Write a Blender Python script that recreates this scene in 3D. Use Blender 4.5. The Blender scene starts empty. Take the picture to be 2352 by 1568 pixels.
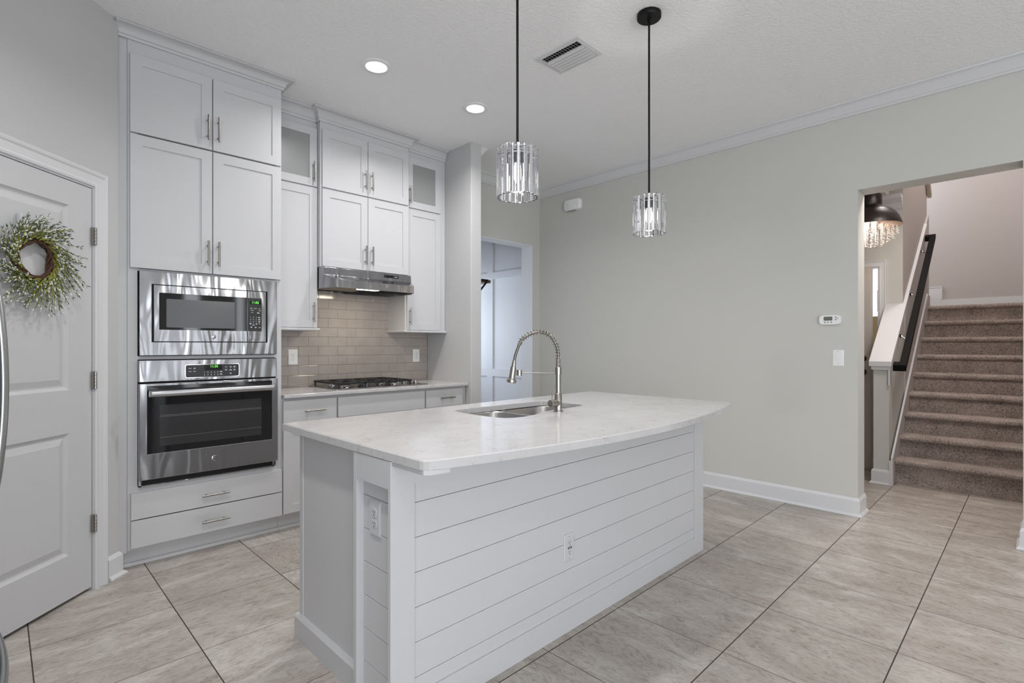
import bpy, bmesh, math, random
from mathutils import Vector, Matrix
R = math.radians
PI = math.pi
random.seed(7)
sc = bpy.context.scene
COL = sc.collection

# ------------------------------------------------------------------ camera, view
cd = bpy.data.cameras.new('camera')
cam = bpy.data.objects.new('camera', cd)
COL.objects.link(cam)
cam.location = (0, 0, 1.27)
cam.rotation_euler = (R(90), 0, 0.79056 - PI / 2)
cd.sensor_width = 36
cd.lens = 36 * 1195.4 / 2352
cd.shift_y = 7.0 / 2352
cd.clip_start = 0.02
sc.camera = cam
sc.view_settings.view_transform = 'Standard'
sc.view_settings.look = 'None'
sc.view_settings.gamma = 1.0
sc.view_settings.use_curve_mapping = False
sc.view_settings.exposure = 0.09
sc.cycles.max_bounces = 10
sc.cycles.diffuse_bounces = 5
sc.cycles.glossy_bounces = 4
sc.cycles.transmission_bounces = 8
sc.cycles.transparent_max_bounces = 8
sc.cycles.caustics_reflective = False
sc.cycles.caustics_refractive = False
sc.cycles.sample_clamp_indirect = 4.0

# ------------------------------------------------------------------ world and daylight
w = bpy.data.worlds.new('world')
sc.world = w
w.use_nodes = True
bgn = w.node_tree.nodes['Background']
bgn.inputs[0].default_value = (0.86, 0.93, 1.0, 1)
bgn.inputs[1].default_value = 2.2


def area(name, loc, rot, sx, sy, power, col=(1, 1, 1), spread=180):
    l = bpy.data.lights.new(name, 'AREA')
    l.shape = 'RECTANGLE'
    l.size = sx
    l.size_y = sy
    l.energy = power
    l.color = col
    l.spread = R(spread)
    o = bpy.data.objects.new(name, l)
    o.location = loc
    o.rotation_euler = rot
    COL.objects.link(o)
    return o


K = 1.0
# daylight arriving through the glazed openings of the living area behind the camera, plus two added streak lights
area('daylight_south', (-0.5, -4.60, 1.15), (R(118), 0, 0), 3.7, 2.0, 108 * K, (0.90, 0.95, 1.0))
area('added_streak_light_a', (2.72, -4.60, 1.4), (R(90), 0, 0), 0.26, 1.9, 5 * K, (0.93, 0.96, 1.0))  # added strip light, gives the stainless fronts a bright reflected streak
area('added_streak_light_b', (3.60, -4.60, 1.4), (R(90), 0, 0), 0.16, 1.9, 3 * K, (0.93, 0.96, 1.0))  # second added strip, narrower, also only for streaks in the steel
area('daylight_west', (-2.62, -2.2, 1.2), (R(115), 0, R(-90)), 3.1, 1.9, 48 * K, (0.93, 0.96, 1.0))
# mudroom window light, foyer and upstairs landing window light
area('daylight_hall', (4.0, 5.85, 1.6), (R(-90), 0, 0), 0.9, 1.3, 16 * K, (0.80, 0.89, 1.0))
area('daylight_landing', (8.25, 2.3, 3.7), (R(85), 0, R(-140)), 0.5, 1.0, 16 * K, (0.80, 0.88, 1.0), 110)


def srgb(r, g, b):
    f = lambda c: (c / 255 / 12.92) if c / 255 <= 0.04045 else ((c / 255 + 0.055) / 1.055) ** 2.4
    return (f(r), f(g), f(b), 1)


# ------------------------------------------------------------------ materials
def mat(name, col, rough=0.5, metal=0.0, spec=0.5, bump=None, **kw):
    m = bpy.data.materials.new(name)
    m.use_nodes = True
    nt = m.node_tree
    b = nt.nodes['Principled BSDF']
    b.inputs['Base Color'].default_value = col if len(col) == 4 else (*col, 1)
    b.inputs['Roughness'].default_value = rough
    b.inputs['Metallic'].default_value = metal
    b.inputs['Specular IOR Level'].default_value = spec
    for k, v in kw.items():
        b.inputs[k.replace('_', ' ')].default_value = v
    if bump:
        sc_, st, dist = bump[:3]
        tc = nt.nodes.new('ShaderNodeTexCoord')
        n = nt.nodes.new('ShaderNodeTexNoise')
        n.inputs['Scale'].default_value = sc_
        n.inputs['Detail'].default_value = bump[3] if len(bump) > 3 else 3
        bp = nt.nodes.new('ShaderNodeBump')
        bp.inputs['Strength'].default_value = st
        bp.inputs['Distance'].default_value = dist
        nt.links.new(tc.outputs['Object'], n.inputs['Vector'])
        nt.links.new(n.outputs['Fac'], bp.inputs['Height'])
        nt.links.new(bp.outputs['Normal'], b.inputs['Normal'])
    return m


def emis(name, col, strength):
    m = bpy.data.materials.new(name)
    m.use_nodes = True
    b = m.node_tree.nodes['Principled BSDF']
    b.inputs['Base Color'].default_value = (*col[:3], 1)
    b.inputs['Emission Color'].default_value = (*col[:3], 1)
    b.inputs['Emission Strength'].default_value = strength
    return m


class NT:
    def __init__(s, m):
        s.nt = m.node_tree
        s.b = s.nt.nodes['Principled BSDF']

    def n(s, t, **kw):
        x = s.nt.nodes.new('ShaderNode' + t)
        for k, v in kw.items():
            if isinstance(v, (int, float, tuple)) and k in x.inputs:
                x.inputs[k].default_value = v
            else:
                setattr(x, k, v)
        return x

    def l(s, a, b):
        s.nt.links.new(a, b)

    def math(s, op, a, b=None):
        x = s.nt.nodes.new('ShaderNodeMath')
        x.operation = op
        for i, v in enumerate((a, b)):
            if v is None:
                continue
            if isinstance(v, (int, float)):
                x.inputs[i].default_value = v
            else:
                s.l(v, x.inputs[i])
        return x.outputs[0]

    def ramp(s, fac, stops):
        x = s.nt.nodes.new('ShaderNodeValToRGB')
        e = x.color_ramp.elements
        while len(e) < len(stops):
            e.new(0.5)
        for i, (p, c) in enumerate(stops):
            e[i].position = p
            e[i].color = c if len(c) == 4 else (*c, 1)
        s.l(fac, x.inputs[0])
        return x.outputs['Color']

    def mix(s, fac, a, b):
        x = s.nt.nodes.new('ShaderNodeMix')
        x.data_type = 'RGBA'
        for i, v in ((0, fac), (6, a), (7, b)):
            if isinstance(v, (int, float)):
                x.inputs[i].default_value = v
            elif isinstance(v, tuple):
                x.inputs[i].default_value = v
            else:
                s.l(v, x.inputs[i])
        return x.outputs[2]


M = {}
M['cab'] = mat('cabinet_paint', srgb(198, 198, 200), 0.38, spec=0.35)
M['trim'] = mat('trim_paint', srgb(210, 210, 212), 0.4, spec=0.4)
M['wallw'] = mat('wall_paint_grey_white', srgb(191, 191, 191), 0.75, spec=0.25, bump=(90, 0.05, 0.002))
M['wallg'] = mat('wall_paint_sage', srgb(199, 198, 193), 0.7, spec=0.25, bump=(90, 0.05, 0.002))
M['wallp'] = mat('wall_paint_warm', srgb(184, 177, 173), 0.75, spec=0.25, bump=(90, 0.05, 0.002))
M['hall'] = mat('hall_paint', srgb(226, 228, 232), 0.5, spec=0.3)
M['steel'] = mat('stainless', srgb(166, 166, 169), 0.17, 1.0)
M['nickel'] = mat('brushed_nickel', srgb(158, 154, 148), 0.3, 1.0)
M['chrome'] = mat('chrome', srgb(215, 215, 218), 0.08, 1.0)
M['black'] = mat('black_metal', srgb(12, 12, 12), 0.45, spec=0.25)
M['gloss_black'] = mat('black_glass', srgb(22, 22, 24), 0.05, spec=0.6)
M['panel_black'] = mat('panel_black', srgb(38, 38, 40), 0.25)
M['dark'] = mat('dark_gap', srgb(8, 8, 8), 0.7)
M['iron'] = mat('cast_iron', srgb(24, 22, 22), 0.5, spec=0.5)
M['plastic'] = mat('white_plastic', srgb(232, 232, 232), 0.35)
M['slot'] = mat('slot', srgb(30, 30, 30), 0.6)
M['glass_f'] = mat('oven_inner_glass', srgb(50, 50, 52), 0.12, spec=0.6)
M['screen_mesh'] = mat('microwave_screen', srgb(92, 93, 96), 0.22, spec=0.5)
M['frost'] = mat('frosted_glass', srgb(150, 151, 150), 0.3, spec=0.5)
M['green_led'] = emis('green_digits', (0.15, 0.9, 0.08), 1.2)
M['ink'] = mat('panel_print', srgb(225, 225, 225), 0.5)
M['ink_dim'] = mat('panel_print_dim', srgb(150, 150, 150), 0.5)
M['downlight'] = emis('downlight_lens', (1, 0.98, 0.95), 9)
M['hoodlight'] = emis('hood_lens', (1.0, 0.90, 0.74), 7)
M['bulb'] = emis('bulb', (1.0, 0.92, 0.84), 60)
M['filter'] = mat('hood_filter', srgb(150, 142, 130), 0.4, 0.6, bump=(400, 0.5, 0.002))
M['wood'] = mat('walnut', srgb(92, 60, 42), 0.5, bump=(40, 0.2, 0.002))
M['door'] = mat('door_paint', srgb(196, 196, 198), 0.4, spec=0.4)
M['matte_black'] = mat('matte_black_metal', srgb(6, 6, 6), 0.6, spec=0.12)
M['door_grey'] = mat('door_grey', srgb(192, 185, 178), 0.5)
M['beige'] = mat('beige_stucco', srgb(196, 170, 128), 0.8)
M['dome'] = mat('bronzed_dome', srgb(34, 28, 25), 0.38, 0.3, bump=(14, 0.4, 0.01))
M['dome_in'] = mat('dome_inside', srgb(205, 175, 150), 0.5)
M['brass'] = mat('antique_brass', srgb(96, 78, 62), 0.3, 1.0)
M['vine'] = mat('grapevine', srgb(74, 48, 34), 0.8, bump=(60, 0.6, 0.003))
M['stem'] = mat('wreath_stem', srgb(128, 132, 30), 0.6)
M['leaf'] = mat('wreath_leaf', srgb(52, 64, 36), 0.6)
M['leaf2'] = mat('wreath_leaf_pale', srgb(122, 128, 62), 0.6)
M['bud'] = mat('white_bud', srgb(222, 222, 216), 0.7)
M['budb'] = mat('blue_bud', srgb(120, 138, 165), 0.7)
M['lcd'] = mat('lcd', srgb(92, 96, 84), 0.3)
M['btn'] = mat('grey_button', srgb(150, 152, 152), 0.5)

g = bpy.data.materials.new('crystal_glass')
g.use_nodes = True
b = g.node_tree.nodes['Principled BSDF']
b.inputs['Base Color'].default_value = (0.98, 0.98, 1, 1)
b.inputs['Roughness'].default_value = 0.0
b.inputs['Transmission Weight'].default_value = 1.0
b.inputs['IOR'].default_value = 1.5
M['crystal'] = g


def stainless():
    m = M['steel']
    t = NT(m)
    tc = t.n('TexCoord')
    mp = t.n('Mapping')
    mp.inputs['Scale'].default_value = (4.0, 3.0, 1.0)
    n = t.n('TexNoise', Scale=1.9, Detail=1.0, Distortion=1.2)
    bp = t.n('Bump', Strength=0.55, Distance=0.02)
    t.l(tc.outputs['Object'], mp.inputs[0])
    t.l(mp.outputs[0], n.inputs['Vector'])
    t.l(n.outputs['Fac'], bp.inputs['Height'])
    t.l(bp.outputs[0], t.b.inputs['Normal'])


stainless()


def ceiling_mat():
    m = mat('ceiling_knockdown', srgb(241, 241, 242), 0.85, spec=0.2)
    t = NT(m)
    tc = t.n('TexCoord')
    mp = t.n('Mapping')
    mp.inputs['Scale'].default_value = (1, 1, 1)
    n = t.n('TexNoise', Scale=52.0, Detail=3.0, Roughness=0.5, Distortion=0.5)
    r = t.ramp(n.outputs['Fac'], [(0.42, (0, 0, 0)), (0.58, (1, 1, 1))])
    bp = t.n('Bump', Strength=0.42, Distance=0.003)
    t.l(tc.outputs['Object'], n.inputs['Vector'])
    t.l(r, bp.inputs['Height'])
    t.l(bp.outputs[0], t.b.inputs['Normal'])
    return m


M['ceil'] = ceiling_mat()

TX0, TY0, TS = 0.607, 0.916, 0.508


def floor_mat():
    m = mat('floor_tile', srgb(170, 158, 148), 0.32, spec=0.4)
    t = NT(m)
    tc = t.n('TexCoord')
    sep = t.n('SeparateXYZ')
    t.l(tc.outputs['Object'], sep.inputs[0])
    u = t.math('DIVIDE', t.math('SUBTRACT', sep.outputs[0], TX0 - 20 * TS), TS)
    v = t.math('DIVIDE', t.math('SUBTRACT', sep.outputs[1], TY0 - 20 * TS), TS)
    fu, fv = t.math('FRACT', u), t.math('FRACT', v)
    iu, iv = t.math('FLOOR', u), t.math('FLOOR', v)

    def edge(f):
        a = t.math('SUBTRACT', f, 0.5)
        return t.math('SUBTRACT', 0.5, t.math('ABSOLUTE', a))
    eu, ev = edge(fu), edge(fv)
    left = t.math('LESS_THAN', sep.outputs[0], 1.12)     # tiles laid the other way round west of the island
    # wide joint / thin joint swap with the laying direction
    wu = t.math('ADD', 0.0027, t.math('MULTIPLY', left, 0.0017))
    wv = t.math('SUBTRACT', 0.0044, t.math('MULTIPLY', left, 0.0017))
    gu, gv = t.math('LESS_THAN', eu, wu), t.math('LESS_THAN', ev, wv)
    grout = t.math('MAXIMUM', gu, gv)
    # per-tile random
    cmb = t.n('CombineXYZ')
    t.l(iu, cmb.inputs[0])
    t.l(iv, cmb.inputs[1])
    wn = t.n('TexWhiteNoise', noise_dimensions='3D')
    t.l(cmb.outputs[0], wn.inputs['Vector'])
    # streak coordinates, stretched along the laying direction
    lx = t.math('MULTIPLY', sep.outputs[0], t.math('SUBTRACT', 1.0, t.math('MULTIPLY', left, 0.60)))
    ly = t.math('MULTIPLY', sep.outputs[1], t.math('ADD', 0.40, t.math('MULTIPLY', left, 0.60)))
    c2 = t.n('CombineXYZ')
    t.l(lx, c2.inputs[0])
    t.l(ly, c2.inputs[1])
    t.l(t.math('MULTIPLY', wn.outputs['Value'], 37.0), c2.inputs[2])
    n1 = t.n('TexNoise', Scale=5.0, Detail=9.0, Roughness=0.66, Distortion=0.9)
    t.l(c2.outputs[0], n1.inputs['Vector'])
    n2 = t.n('TexNoise', Scale=30.0, Detail=9.0, Roughness=0.75, Distortion=2.2)
    t.l(c2.outputs[0], n2.inputs['Vector'])
    base = t.ramp(n1.outputs['Fac'], [(0.34, srgb(146, 135, 126)), (0.47, srgb(167, 158, 150)),
                                      (0.56, srgb(186, 180, 173)), (0.68, srgb(214, 211, 205))])
    vein = t.ramp(n2.outputs['Fac'], [(0.38, srgb(120, 107, 97)), (0.47, srgb(180, 172, 164)), (0.60, srgb(206, 200, 192))])
    c = t.mix(0.42, base, vein)
    tint = t.ramp(wn.outputs['Value'], [(0.0, (0.90, 0.895, 0.89, 1)), (1.0, (1.0, 1.0, 1.0, 1))])
    mx = t.n('Mix', data_type='RGBA', blend_type='MULTIPLY')
    mx.inputs[0].default_value = 1.0
    t.l(c, mx.inputs[6])
    t.l(tint, mx.inputs[7])
    fin = t.mix(grout, mx.outputs[2], srgb(64, 52, 44))
    t.l(fin, t.b.inputs['Base Color'])
    t.l(t.ramp(grout, [(0, (0.34, 0.34, 0.34)), (1, (0.8, 0.8, 0.8))]), t.b.inputs['Roughness'])
    bp = t.n('Bump', Strength=0.35, Distance=0.004)
    h = t.math('SUBTRACT', t.math('MULTIPLY', n2.outputs['Fac'], 0.25), grout)
    t.l(h, bp.inputs['Height'])
    t.l(bp.outputs[0], t.b.inputs['Normal'])
    return m


M['floor'] = floor_mat()


def quartz():
    m = mat('white_quartz', srgb(210, 207, 204), 0.12, spec=0.5)
    t = NT(m)
    tc = t.n('TexCoord')
    mp = t.n('Mapping')
    mp.inputs['Rotation'].default_value = (0, 0, R(-42))
    mp.inputs['Scale'].default_value = (1.0, 2.1, 1.4)
    t.l(tc.outputs['Object'], mp.inputs[0])
    n = t.n('TexNoise', Scale=11.0, Detail=5.0, Roughness=0.6, Distortion=1.4)
    t.l(mp.outputs[0], n.inputs['Vector'])
    a = t.math('ABSOLUTE', t.math('SUBTRACT', n.outputs['Fac'], 0.5))
    vein = t.ramp(a, [(0.0, (1, 1, 1)), (0.022, (0, 0, 0))])
    n3 = t.n('TexNoise', Scale=14.0, Detail=2.0)
    t.l(tc.outputs['Object'], n3.inputs['Vector'])
    gate = t.ramp(n3.outputs['Fac'], [(0.46, (0, 0, 0)), (0.64, (1, 1, 1))])
    f = t.math('MULTIPLY', t.math('MULTIPLY', vein, gate), 0.62)
    n4 = t.n('TexNoise', Scale=5.0, Detail=6.0, Roughness=0.7)
    t.l(tc.outputs['Object'], n4.inputs['Vector'])
    base = t.ramp(n4.outputs['Fac'], [(0.3, srgb(190, 188, 188)), (0.6, srgb(199, 197, 197))])
    t.l(t.mix(f, base, srgb(140, 137, 140)), t.b.inputs['Base Color'])
    return m


M['quartz'] = quartz()


def subway():
    m = mat('glazed_subway_tile', srgb(168, 160, 154), 0.10, spec=0.55)
    t = NT(m)
    tc = t.n('TexCoord')
    n = t.n('TexNoise', Scale=7.0, Detail=2.0)
    t.l(tc.outputs['Object'], n.inputs['Vector'])
    t.l(t.ramp(n.outputs['Fac'], [(0.3, srgb(162, 154, 148)), (0.7, srgb(173, 165, 159))]), t.b.inputs['Base Color'])
    bp = t.n('Bump', Strength=0.12, Distance=0.004)
    n2 = t.n('TexNoise', Scale=16.0, Detail=1.0)
    t.l(tc.outputs['Object'], n2.inputs['Vector'])
    t.l(n2.outputs['Fac'], bp.inputs['Height'])
    t.l(bp.outputs[0], t.b.inputs['Normal'])
    return m


M['subway'] = subway()
M['grout'] = mat('tile_grout', srgb(122, 114, 106), 0.9)


def carpet():
    m = mat('carpet', srgb(140, 124, 114), 1.0, spec=0.1)
    t = NT(m)
    tc = t.n('TexCoord')
    n = t.n('TexNoise', Scale=95.0, Detail=5.0, Roughness=0.75)
    t.l(tc.outputs['Object'], n.inputs['Vector'])
    n2 = t.n('TexNoise', Scale=6.0, Detail=3.0)
    t.l(tc.outputs['Object'], n2.inputs['Vector'])
    f = t.math('ADD', t.math('MULTIPLY', n.outputs['Fac'], 0.8), t.math('MULTIPLY', n2.outputs['Fac'], 0.2))
    t.l(t.ramp(f, [(0.36, srgb(112, 100, 94)), (0.5, srgb(186, 172, 164)), (0.64, srgb(222, 209, 200))]), t.b.inputs['Base Color'])
    bp = t.n('Bump', Strength=1.0, Distance=0.015)
    t.l(n.outputs['Fac'], bp.inputs['Height'])
    t.l(bp.outputs[0], t.b.inputs['Normal'])
    return m


M['carpet'] = carpet()


# ------------------------------------------------------------------ mesh helpers
def nb():
    return bmesh.new()


def box(bm, x0, x1, y0, y1, z0, z1):
    if x0 > x1: x0, x1 = x1, x0
    if y0 > y1: y0, y1 = y1, y0
    if z0 > z1: z0, z1 = z1, z0
    v = [bm.verts.new(p) for p in ((x0, y0, z0), (x1, y0, z0), (x1, y1, z0), (x0, y1, z0),
                                   (x0, y0, z1), (x1, y0, z1), (x1, y1, z1), (x0, y1, z1))]
    for f in ((0, 3, 2, 1), (4, 5, 6, 7), (0, 1, 5, 4), (1, 2, 6, 5), (2, 3, 7, 6), (3, 0, 4, 7)):
        bm.faces.new([v[i] for i in f])
    return v


def prism(bm, pts, axis, a0, a1):
    """extrude a 2-D outline along an axis; pts are in the two other axes, in order"""
    def P(p, a):
        if axis == 'x': return (a, p[0], p[1])
        if axis == 'y': return (p[0], a, p[1])
        return (p[0], p[1], a)
    A = [bm.verts.new(P(p, a0)) for p in pts]
    B = [bm.verts.new(P(p, a1)) for p in pts]
    n = len(pts)
    for i in range(n):
        bm.faces.new((A[i], A[(i + 1) % n], B[(i + 1) % n], B[i]))
    bm.faces.new(A[::-1])
    bm.faces.new(B)
    return A, B


def frame_of(d):
    d = Vector(d).normalized()
    up = Vector((0, 0, 1)) if abs(d.z) < 0.95 else Vector((1, 0, 0))
    x = d.cross(up).normalized()
    y = x.cross(d).normalized()
    return x, y


def tube(bm, pts, r, n=10, closed=False, caps=True):
    pts = [Vector(p) for p in pts]
    rs = r if isinstance(r, (list, tuple)) else [r] * len(pts)
    rings = []
    X = None
    m = len(pts)
    for i, p in enumerate(pts):
        if closed:
            d = pts[(i + 1) % m] - pts[i - 1]
        else:
            d = pts[min(i + 1, m - 1)] - pts[max(i - 1, 0)]
        if d.length < 1e-9:
            d = Vector((0, 0, 1))
        d.normalize()
        if X is None:
            X, Y = frame_of(d)
        else:
            X = (X - d * X.dot(d)).normalized()
            Y = X.cross(d)
        rings.append([bm.verts.new(p + (X * math.cos(a) + Y * math.sin(a)) * rs[i])
                      for a in (2 * PI * k / n for k in range(n))])
    cnt = m if closed else m - 1
    for i in range(cnt):
        A, B = rings[i], rings[(i + 1) % m]
        for k in range(n):
            bm.faces.new((A[k], A[(k + 1) % n], B[(k + 1) % n], B[k]))
    if caps and not closed:
        bm.faces.new(rings[0][::-1])
        bm.faces.new(rings[-1])


def cyl(bm, p0, p1, r, n=16):
    tube(bm, [p0, p1], r, n)


def lathe(bm, prof, c=(0, 0, 0), n=32, axis='z'):
    """prof: list of (r, h)"""
    rings = []
    for r, h in prof:
        ring = []
        for k in range(n):
            a = 2 * PI * k / n
            if axis == 'z':
                p = (c[0] + r * math.cos(a), c[1] + r * math.sin(a), c[2] + h)
            elif axis == 'y':
                p = (c[0] + r * math.cos(a), c[1] + h, c[2] + r * math.sin(a))
            else:
                p = (c[0] + h, c[1] + r * math.cos(a), c[2] + r * math.sin(a))
            ring.append(bm.verts.new(p))
        rings.append(ring)
    for A, B in zip(rings, rings[1:]):
        for k in range(n):
            bm.faces.new((A[k], A[(k + 1) % n], B[(k + 1) % n], B[k]))
    bm.faces.new(rings[0][::-1])
    bm.faces.new(rings[-1])


def rrect(x0, x1, z0, z1, r, n=5):
    pts = []
    for cx, cz, a0 in ((x1 - r, z1 - r, 0), (x0 + r, z1 - r, 90), (x0 + r, z0 + r, 180), (x1 - r, z0 + r, 270)):
        for k in range(n + 1):
            a = R(a0 + 90 * k / n)
            pts.append((cx + r * math.cos(a), cz + r * math.sin(a)))
    return pts


def loops(bm, L, cap0=True, cap1=True):
    """join successive closed loops (same count) of 3-D points"""
    V = [[bm.verts.new(p) for p in l] for l in L]
    for A, B in zip(V, V[1:]):
        n = len(A)
        for k in range(n):
            bm.faces.new((A[k], A[(k + 1) % n], B[(k + 1) % n], B[k]))
    if cap0: bm.faces.new(V[0][::-1])
    if cap1: bm.faces.new(V[-1])


def rect_loop(x0, x1, z0, z1, y):
    return [(x0, y, z0), (x1, y, z0), (x1, y, z1), (x0, y, z1)]


def molding(bm, path, prof, side=1, closed=False):
    """sweep prof [(out, z)] along a plan path [(x, y)]; out goes to the right of travel when side=1"""
    P = [Vector((p[0], p[1])) for p in path]
    n = len(P)
    rows = []
    for i, p in enumerate(P):
        dirs = []
        if closed or i > 0: dirs.append((P[i] - P[i - 1]).normalized())
        if closed or i < n - 1: dirs.append((P[(i + 1) % n] - P[i]).normalized())
        ns = [Vector((d.y, -d.x)) * side for d in dirs]
        if len(ns) == 2:
            m = ns[0] + ns[1]
            m = m / (m.dot(ns[0])) if abs(m.dot(ns[0])) > 1e-6 else ns[0]
        else:
            m = ns[0]
        rows.append([bm.verts.new((p.x + m.x * o, p.y + m.y * o, z)) for o, z in prof])
    k = len(prof)
    for i in range(n if closed else n - 1):
        A, B = rows[i], rows[(i + 1) % n]
        for j in range(k):
            bm.faces.new((A[j], A[(j + 1) % k], B[(j + 1) % k], B[j]))
    if not closed:
        bm.faces.new(rows[0])
        bm.faces.new(rows[-1][::-1])


def wloc(o):
    v = Vector((0, 0, 0))
    while o is not None:
        v = v + o.location
        o = o.parent
    return v


def obj(name, bm, m, parent=None, world=True, bevel=0.0, smooth=False, seg=2, stuff=False):
    bmesh.ops.recalc_face_normals(bm, faces=bm.faces[:])
    me = bpy.data.meshes.new(name)
    if world and parent is not None:
        off = wloc(parent)
        bmesh.ops.translate(bm, vec=-off, verts=bm.verts[:])
    bm.to_mesh(me)
    bm.free()
    o = bpy.data.objects.new(name, me)
    COL.objects.link(o)
    if parent is not None:
        o.parent = parent
    for x in (m if isinstance(m, (list, tuple)) else [m]):
        me.materials.append(x)
    if smooth:
        for p in me.polygons: p.use_smooth = True
        if smooth == 'auto':
            try:
                me.set_sharp_from_angle(angle=R(38))
            except Exception:
                pass
    if bevel:
        md = o.modifiers.new('bevel', 'BEVEL')
        md.width = bevel
        md.segments = seg
        md.limit_method = 'ANGLE'
        md.angle_limit = R(40)
    if stuff: o['kind'] = 'stuff'
    return o


def thing(name, label, cat, loc=(0, 0, 0), rotz=0, group=None):
    o = bpy.data.objects.new(name, None)
    o.empty_display_size = 0.05
    COL.objects.link(o)
    o.location = loc
    o.rotation_euler = (0, 0, rotz)
    o['label'] = label
    o['category'] = cat
    if group: o['group'] = group
    return o


def tag(o, label, cat, group=None):
    o['label'] = label
    o['category'] = cat
    if group: o['group'] = group
    return o


def struct(name, bm, m, parent=None, label=None, **kw):
    o = obj(name, bm, m, parent, **kw)
    if parent is None:
        o['kind'] = 'structure'
        if label: o['label'] = label
    return o


def text(name, s, size, m, parent, loc, rot=(R(90), 0, 0), ext=0.0003, align='CENTER'):
    """lettering as a mesh; loc in the parent's coordinates"""
    cu = bpy.data.curves.new(name, 'FONT')
    cu.body = s
    cu.size = size
    cu.extrude = ext
    cu.align_x = align
    cu.align_y = 'CENTER'
    cu.resolution_u = 2
    t = bpy.data.objects.new('tmp', cu)
    COL.objects.link(t)
    dg = bpy.context.evaluated_depsgraph_get()
    me = bpy.data.meshes.new_from_object(t.evaluated_get(dg))
    bpy.data.objects.remove(t)
    me.name = name
    me.materials.clear()
    me.materials.append(m)
    o = bpy.data.objects.new(name, me)
    COL.objects.link(o)
    o.parent = parent
    o.location = loc
    o.rotation_euler = rot
    return o


def smooth_path(pts, n=6):
    """Catmull-Rom"""
    P = [Vector(p) for p in pts]
    out = []
    for i in range(len(P) - 1):
        p0, p1, p2, p3 = P[max(i - 1, 0)], P[i], P[i + 1], P[min(i + 2, len(P) - 1)]
        for k in range(n):
            t = k / n
            out.append(0.5 * ((2 * p1) + (p2 - p0) * t + (2 * p0 - 5 * p1 + 4 * p2 - p3) * t * t + (3 * p1 - p0 - 3 * p2 + p3) * t ** 3))
    out.append(P[-1])
    return out


# ------------------------------------------------------------------ room shell
CZ = 3.055          # ceiling
BY = 4.18           # kitchen back wall
GX = 4.52           # sage wall plane
ox0, ox1 = 0.064, 0.935   # stair opening in the sage wall (y range)

bm = nb(); box(bm, -2.6, 9.2, -4.6, 6.4, -0.1, 0.0)
struct('floor', bm, M['floor'])
bm = nb(); box(bm, -2.6, GX + 0.2, -4.6, 6.4, CZ, CZ + 0.12)
struct('ceiling', bm, M['ceil'])

bm = nb(); box(bm, 0.3, 3.0, BY, BY + 0.12, 0, CZ)
struct('wall_back', bm, M['wallw'])
bm = nb(); box(bm, 2.972, 3.092, 3.515, BY + 0.12, 0, CZ)
struct('wall_wing', bm, M['wallw'], bevel=0.006)
# sage wall behind, with the mudroom opening
bm = nb()
DY = 4.105
box(bm, 3.0, 3.42, DY, DY + 0.17, 0, CZ)
box(bm, 4.394, GX + 0.2, DY, DY + 0.17, 0, CZ)
box(bm, 3.42, 4.394, DY, DY + 0.17, 2.41, CZ)
struct('wall_hall', bm, M['wallg'])
bm = nb()   # white painted reveals of the opening
box(bm, 4.390, 4.3945, DY + 0.001, DY + 0.17, 0, 2.41)
box(bm, 3.42, 4.394, DY + 0.001, DY + 0.17, 2.405, 2.4105)
struct('trim_1', bm, M['hall'])
# sage wall on the right with the stair opening
bm = nb()
box(bm, GX, GX + 0.2, ox1, DY + 0.01, 0, CZ)
box(bm, GX, GX + 0.2, -4.6, ox0, 0, CZ)
box(bm, GX, GX + 0.2, ox0, ox1, 2.412, CZ)
struct('wall_right', bm, M['wallg'])
# pantry wall, 45 degrees: x - y = -3.092
pw = thing('wall_pantry', '', '', (0.351, 3.443, 0), R(45))
for k in ('label', 'category'): del pw[k]
pw['kind'] = 'structure'
bm = nb()
box(bm, -1.95, -0.80, 0, 0.1, 0, CZ)
box(bm, 0.002, 0.175, 0, 0.1, 0, CZ)
box(bm, -0.80, 0.002, 0, 0.1, 2.085, CZ)
obj('pantry_wall_panel', bm, M['wallw'], pw, world=False)
# outer walls behind the camera, with window openings and added slits for the streak lights
bm = nb()
for a_, c_ in ((-2.6, -2.4), (1.4, 2.58), (2.86, 3.51), (3.69, GX)):
    box(bm, a_, c_, -4.7, -4.5, 0, CZ)
for a_, c_, z_ in ((-2.4, 1.4, 0.10), (2.58, 2.86, 0.42), (3.51, 3.69, 0.42)):
    box(bm, a_, c_, -4.7, -4.5, 2.4, CZ)
    box(bm, a_, c_, -4.7, -4.5, 0, z_)
struct('wall_south', bm, M['wallg'])
bm = nb()
for x in (-2.4, -1.16, 0.10, 1.32):
    box(bm, x, x + 0.08, -4.54, -4.48, 0.10, 2.4)
struct('window_1', bm, M['trim'])
bm = nb()
box(bm, -2.7, -2.55, -4.6, -3.8, 0, CZ)
box(bm, -2.7, -2.55, -0.6, 0.4, 0, CZ)
box(bm, -2.7, -2.55, -3.8, -0.6, 2.4, CZ)
box(bm, -2.7, -2.55, -3.8, -0.6, 0, 0.3)
struct('wall_west', bm, M['wallg'])
bm = nb(); box(bm, -2.6, -1.0, 0.3, 0.42, 0, CZ); box(bm, -1.05, -0.95, 0.42, 4.4, 0, CZ); box(bm, -0.95, 0.3, 4.3, 4.4, 0, CZ)
struct('wall_left', bm, M['wallw'])

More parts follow.
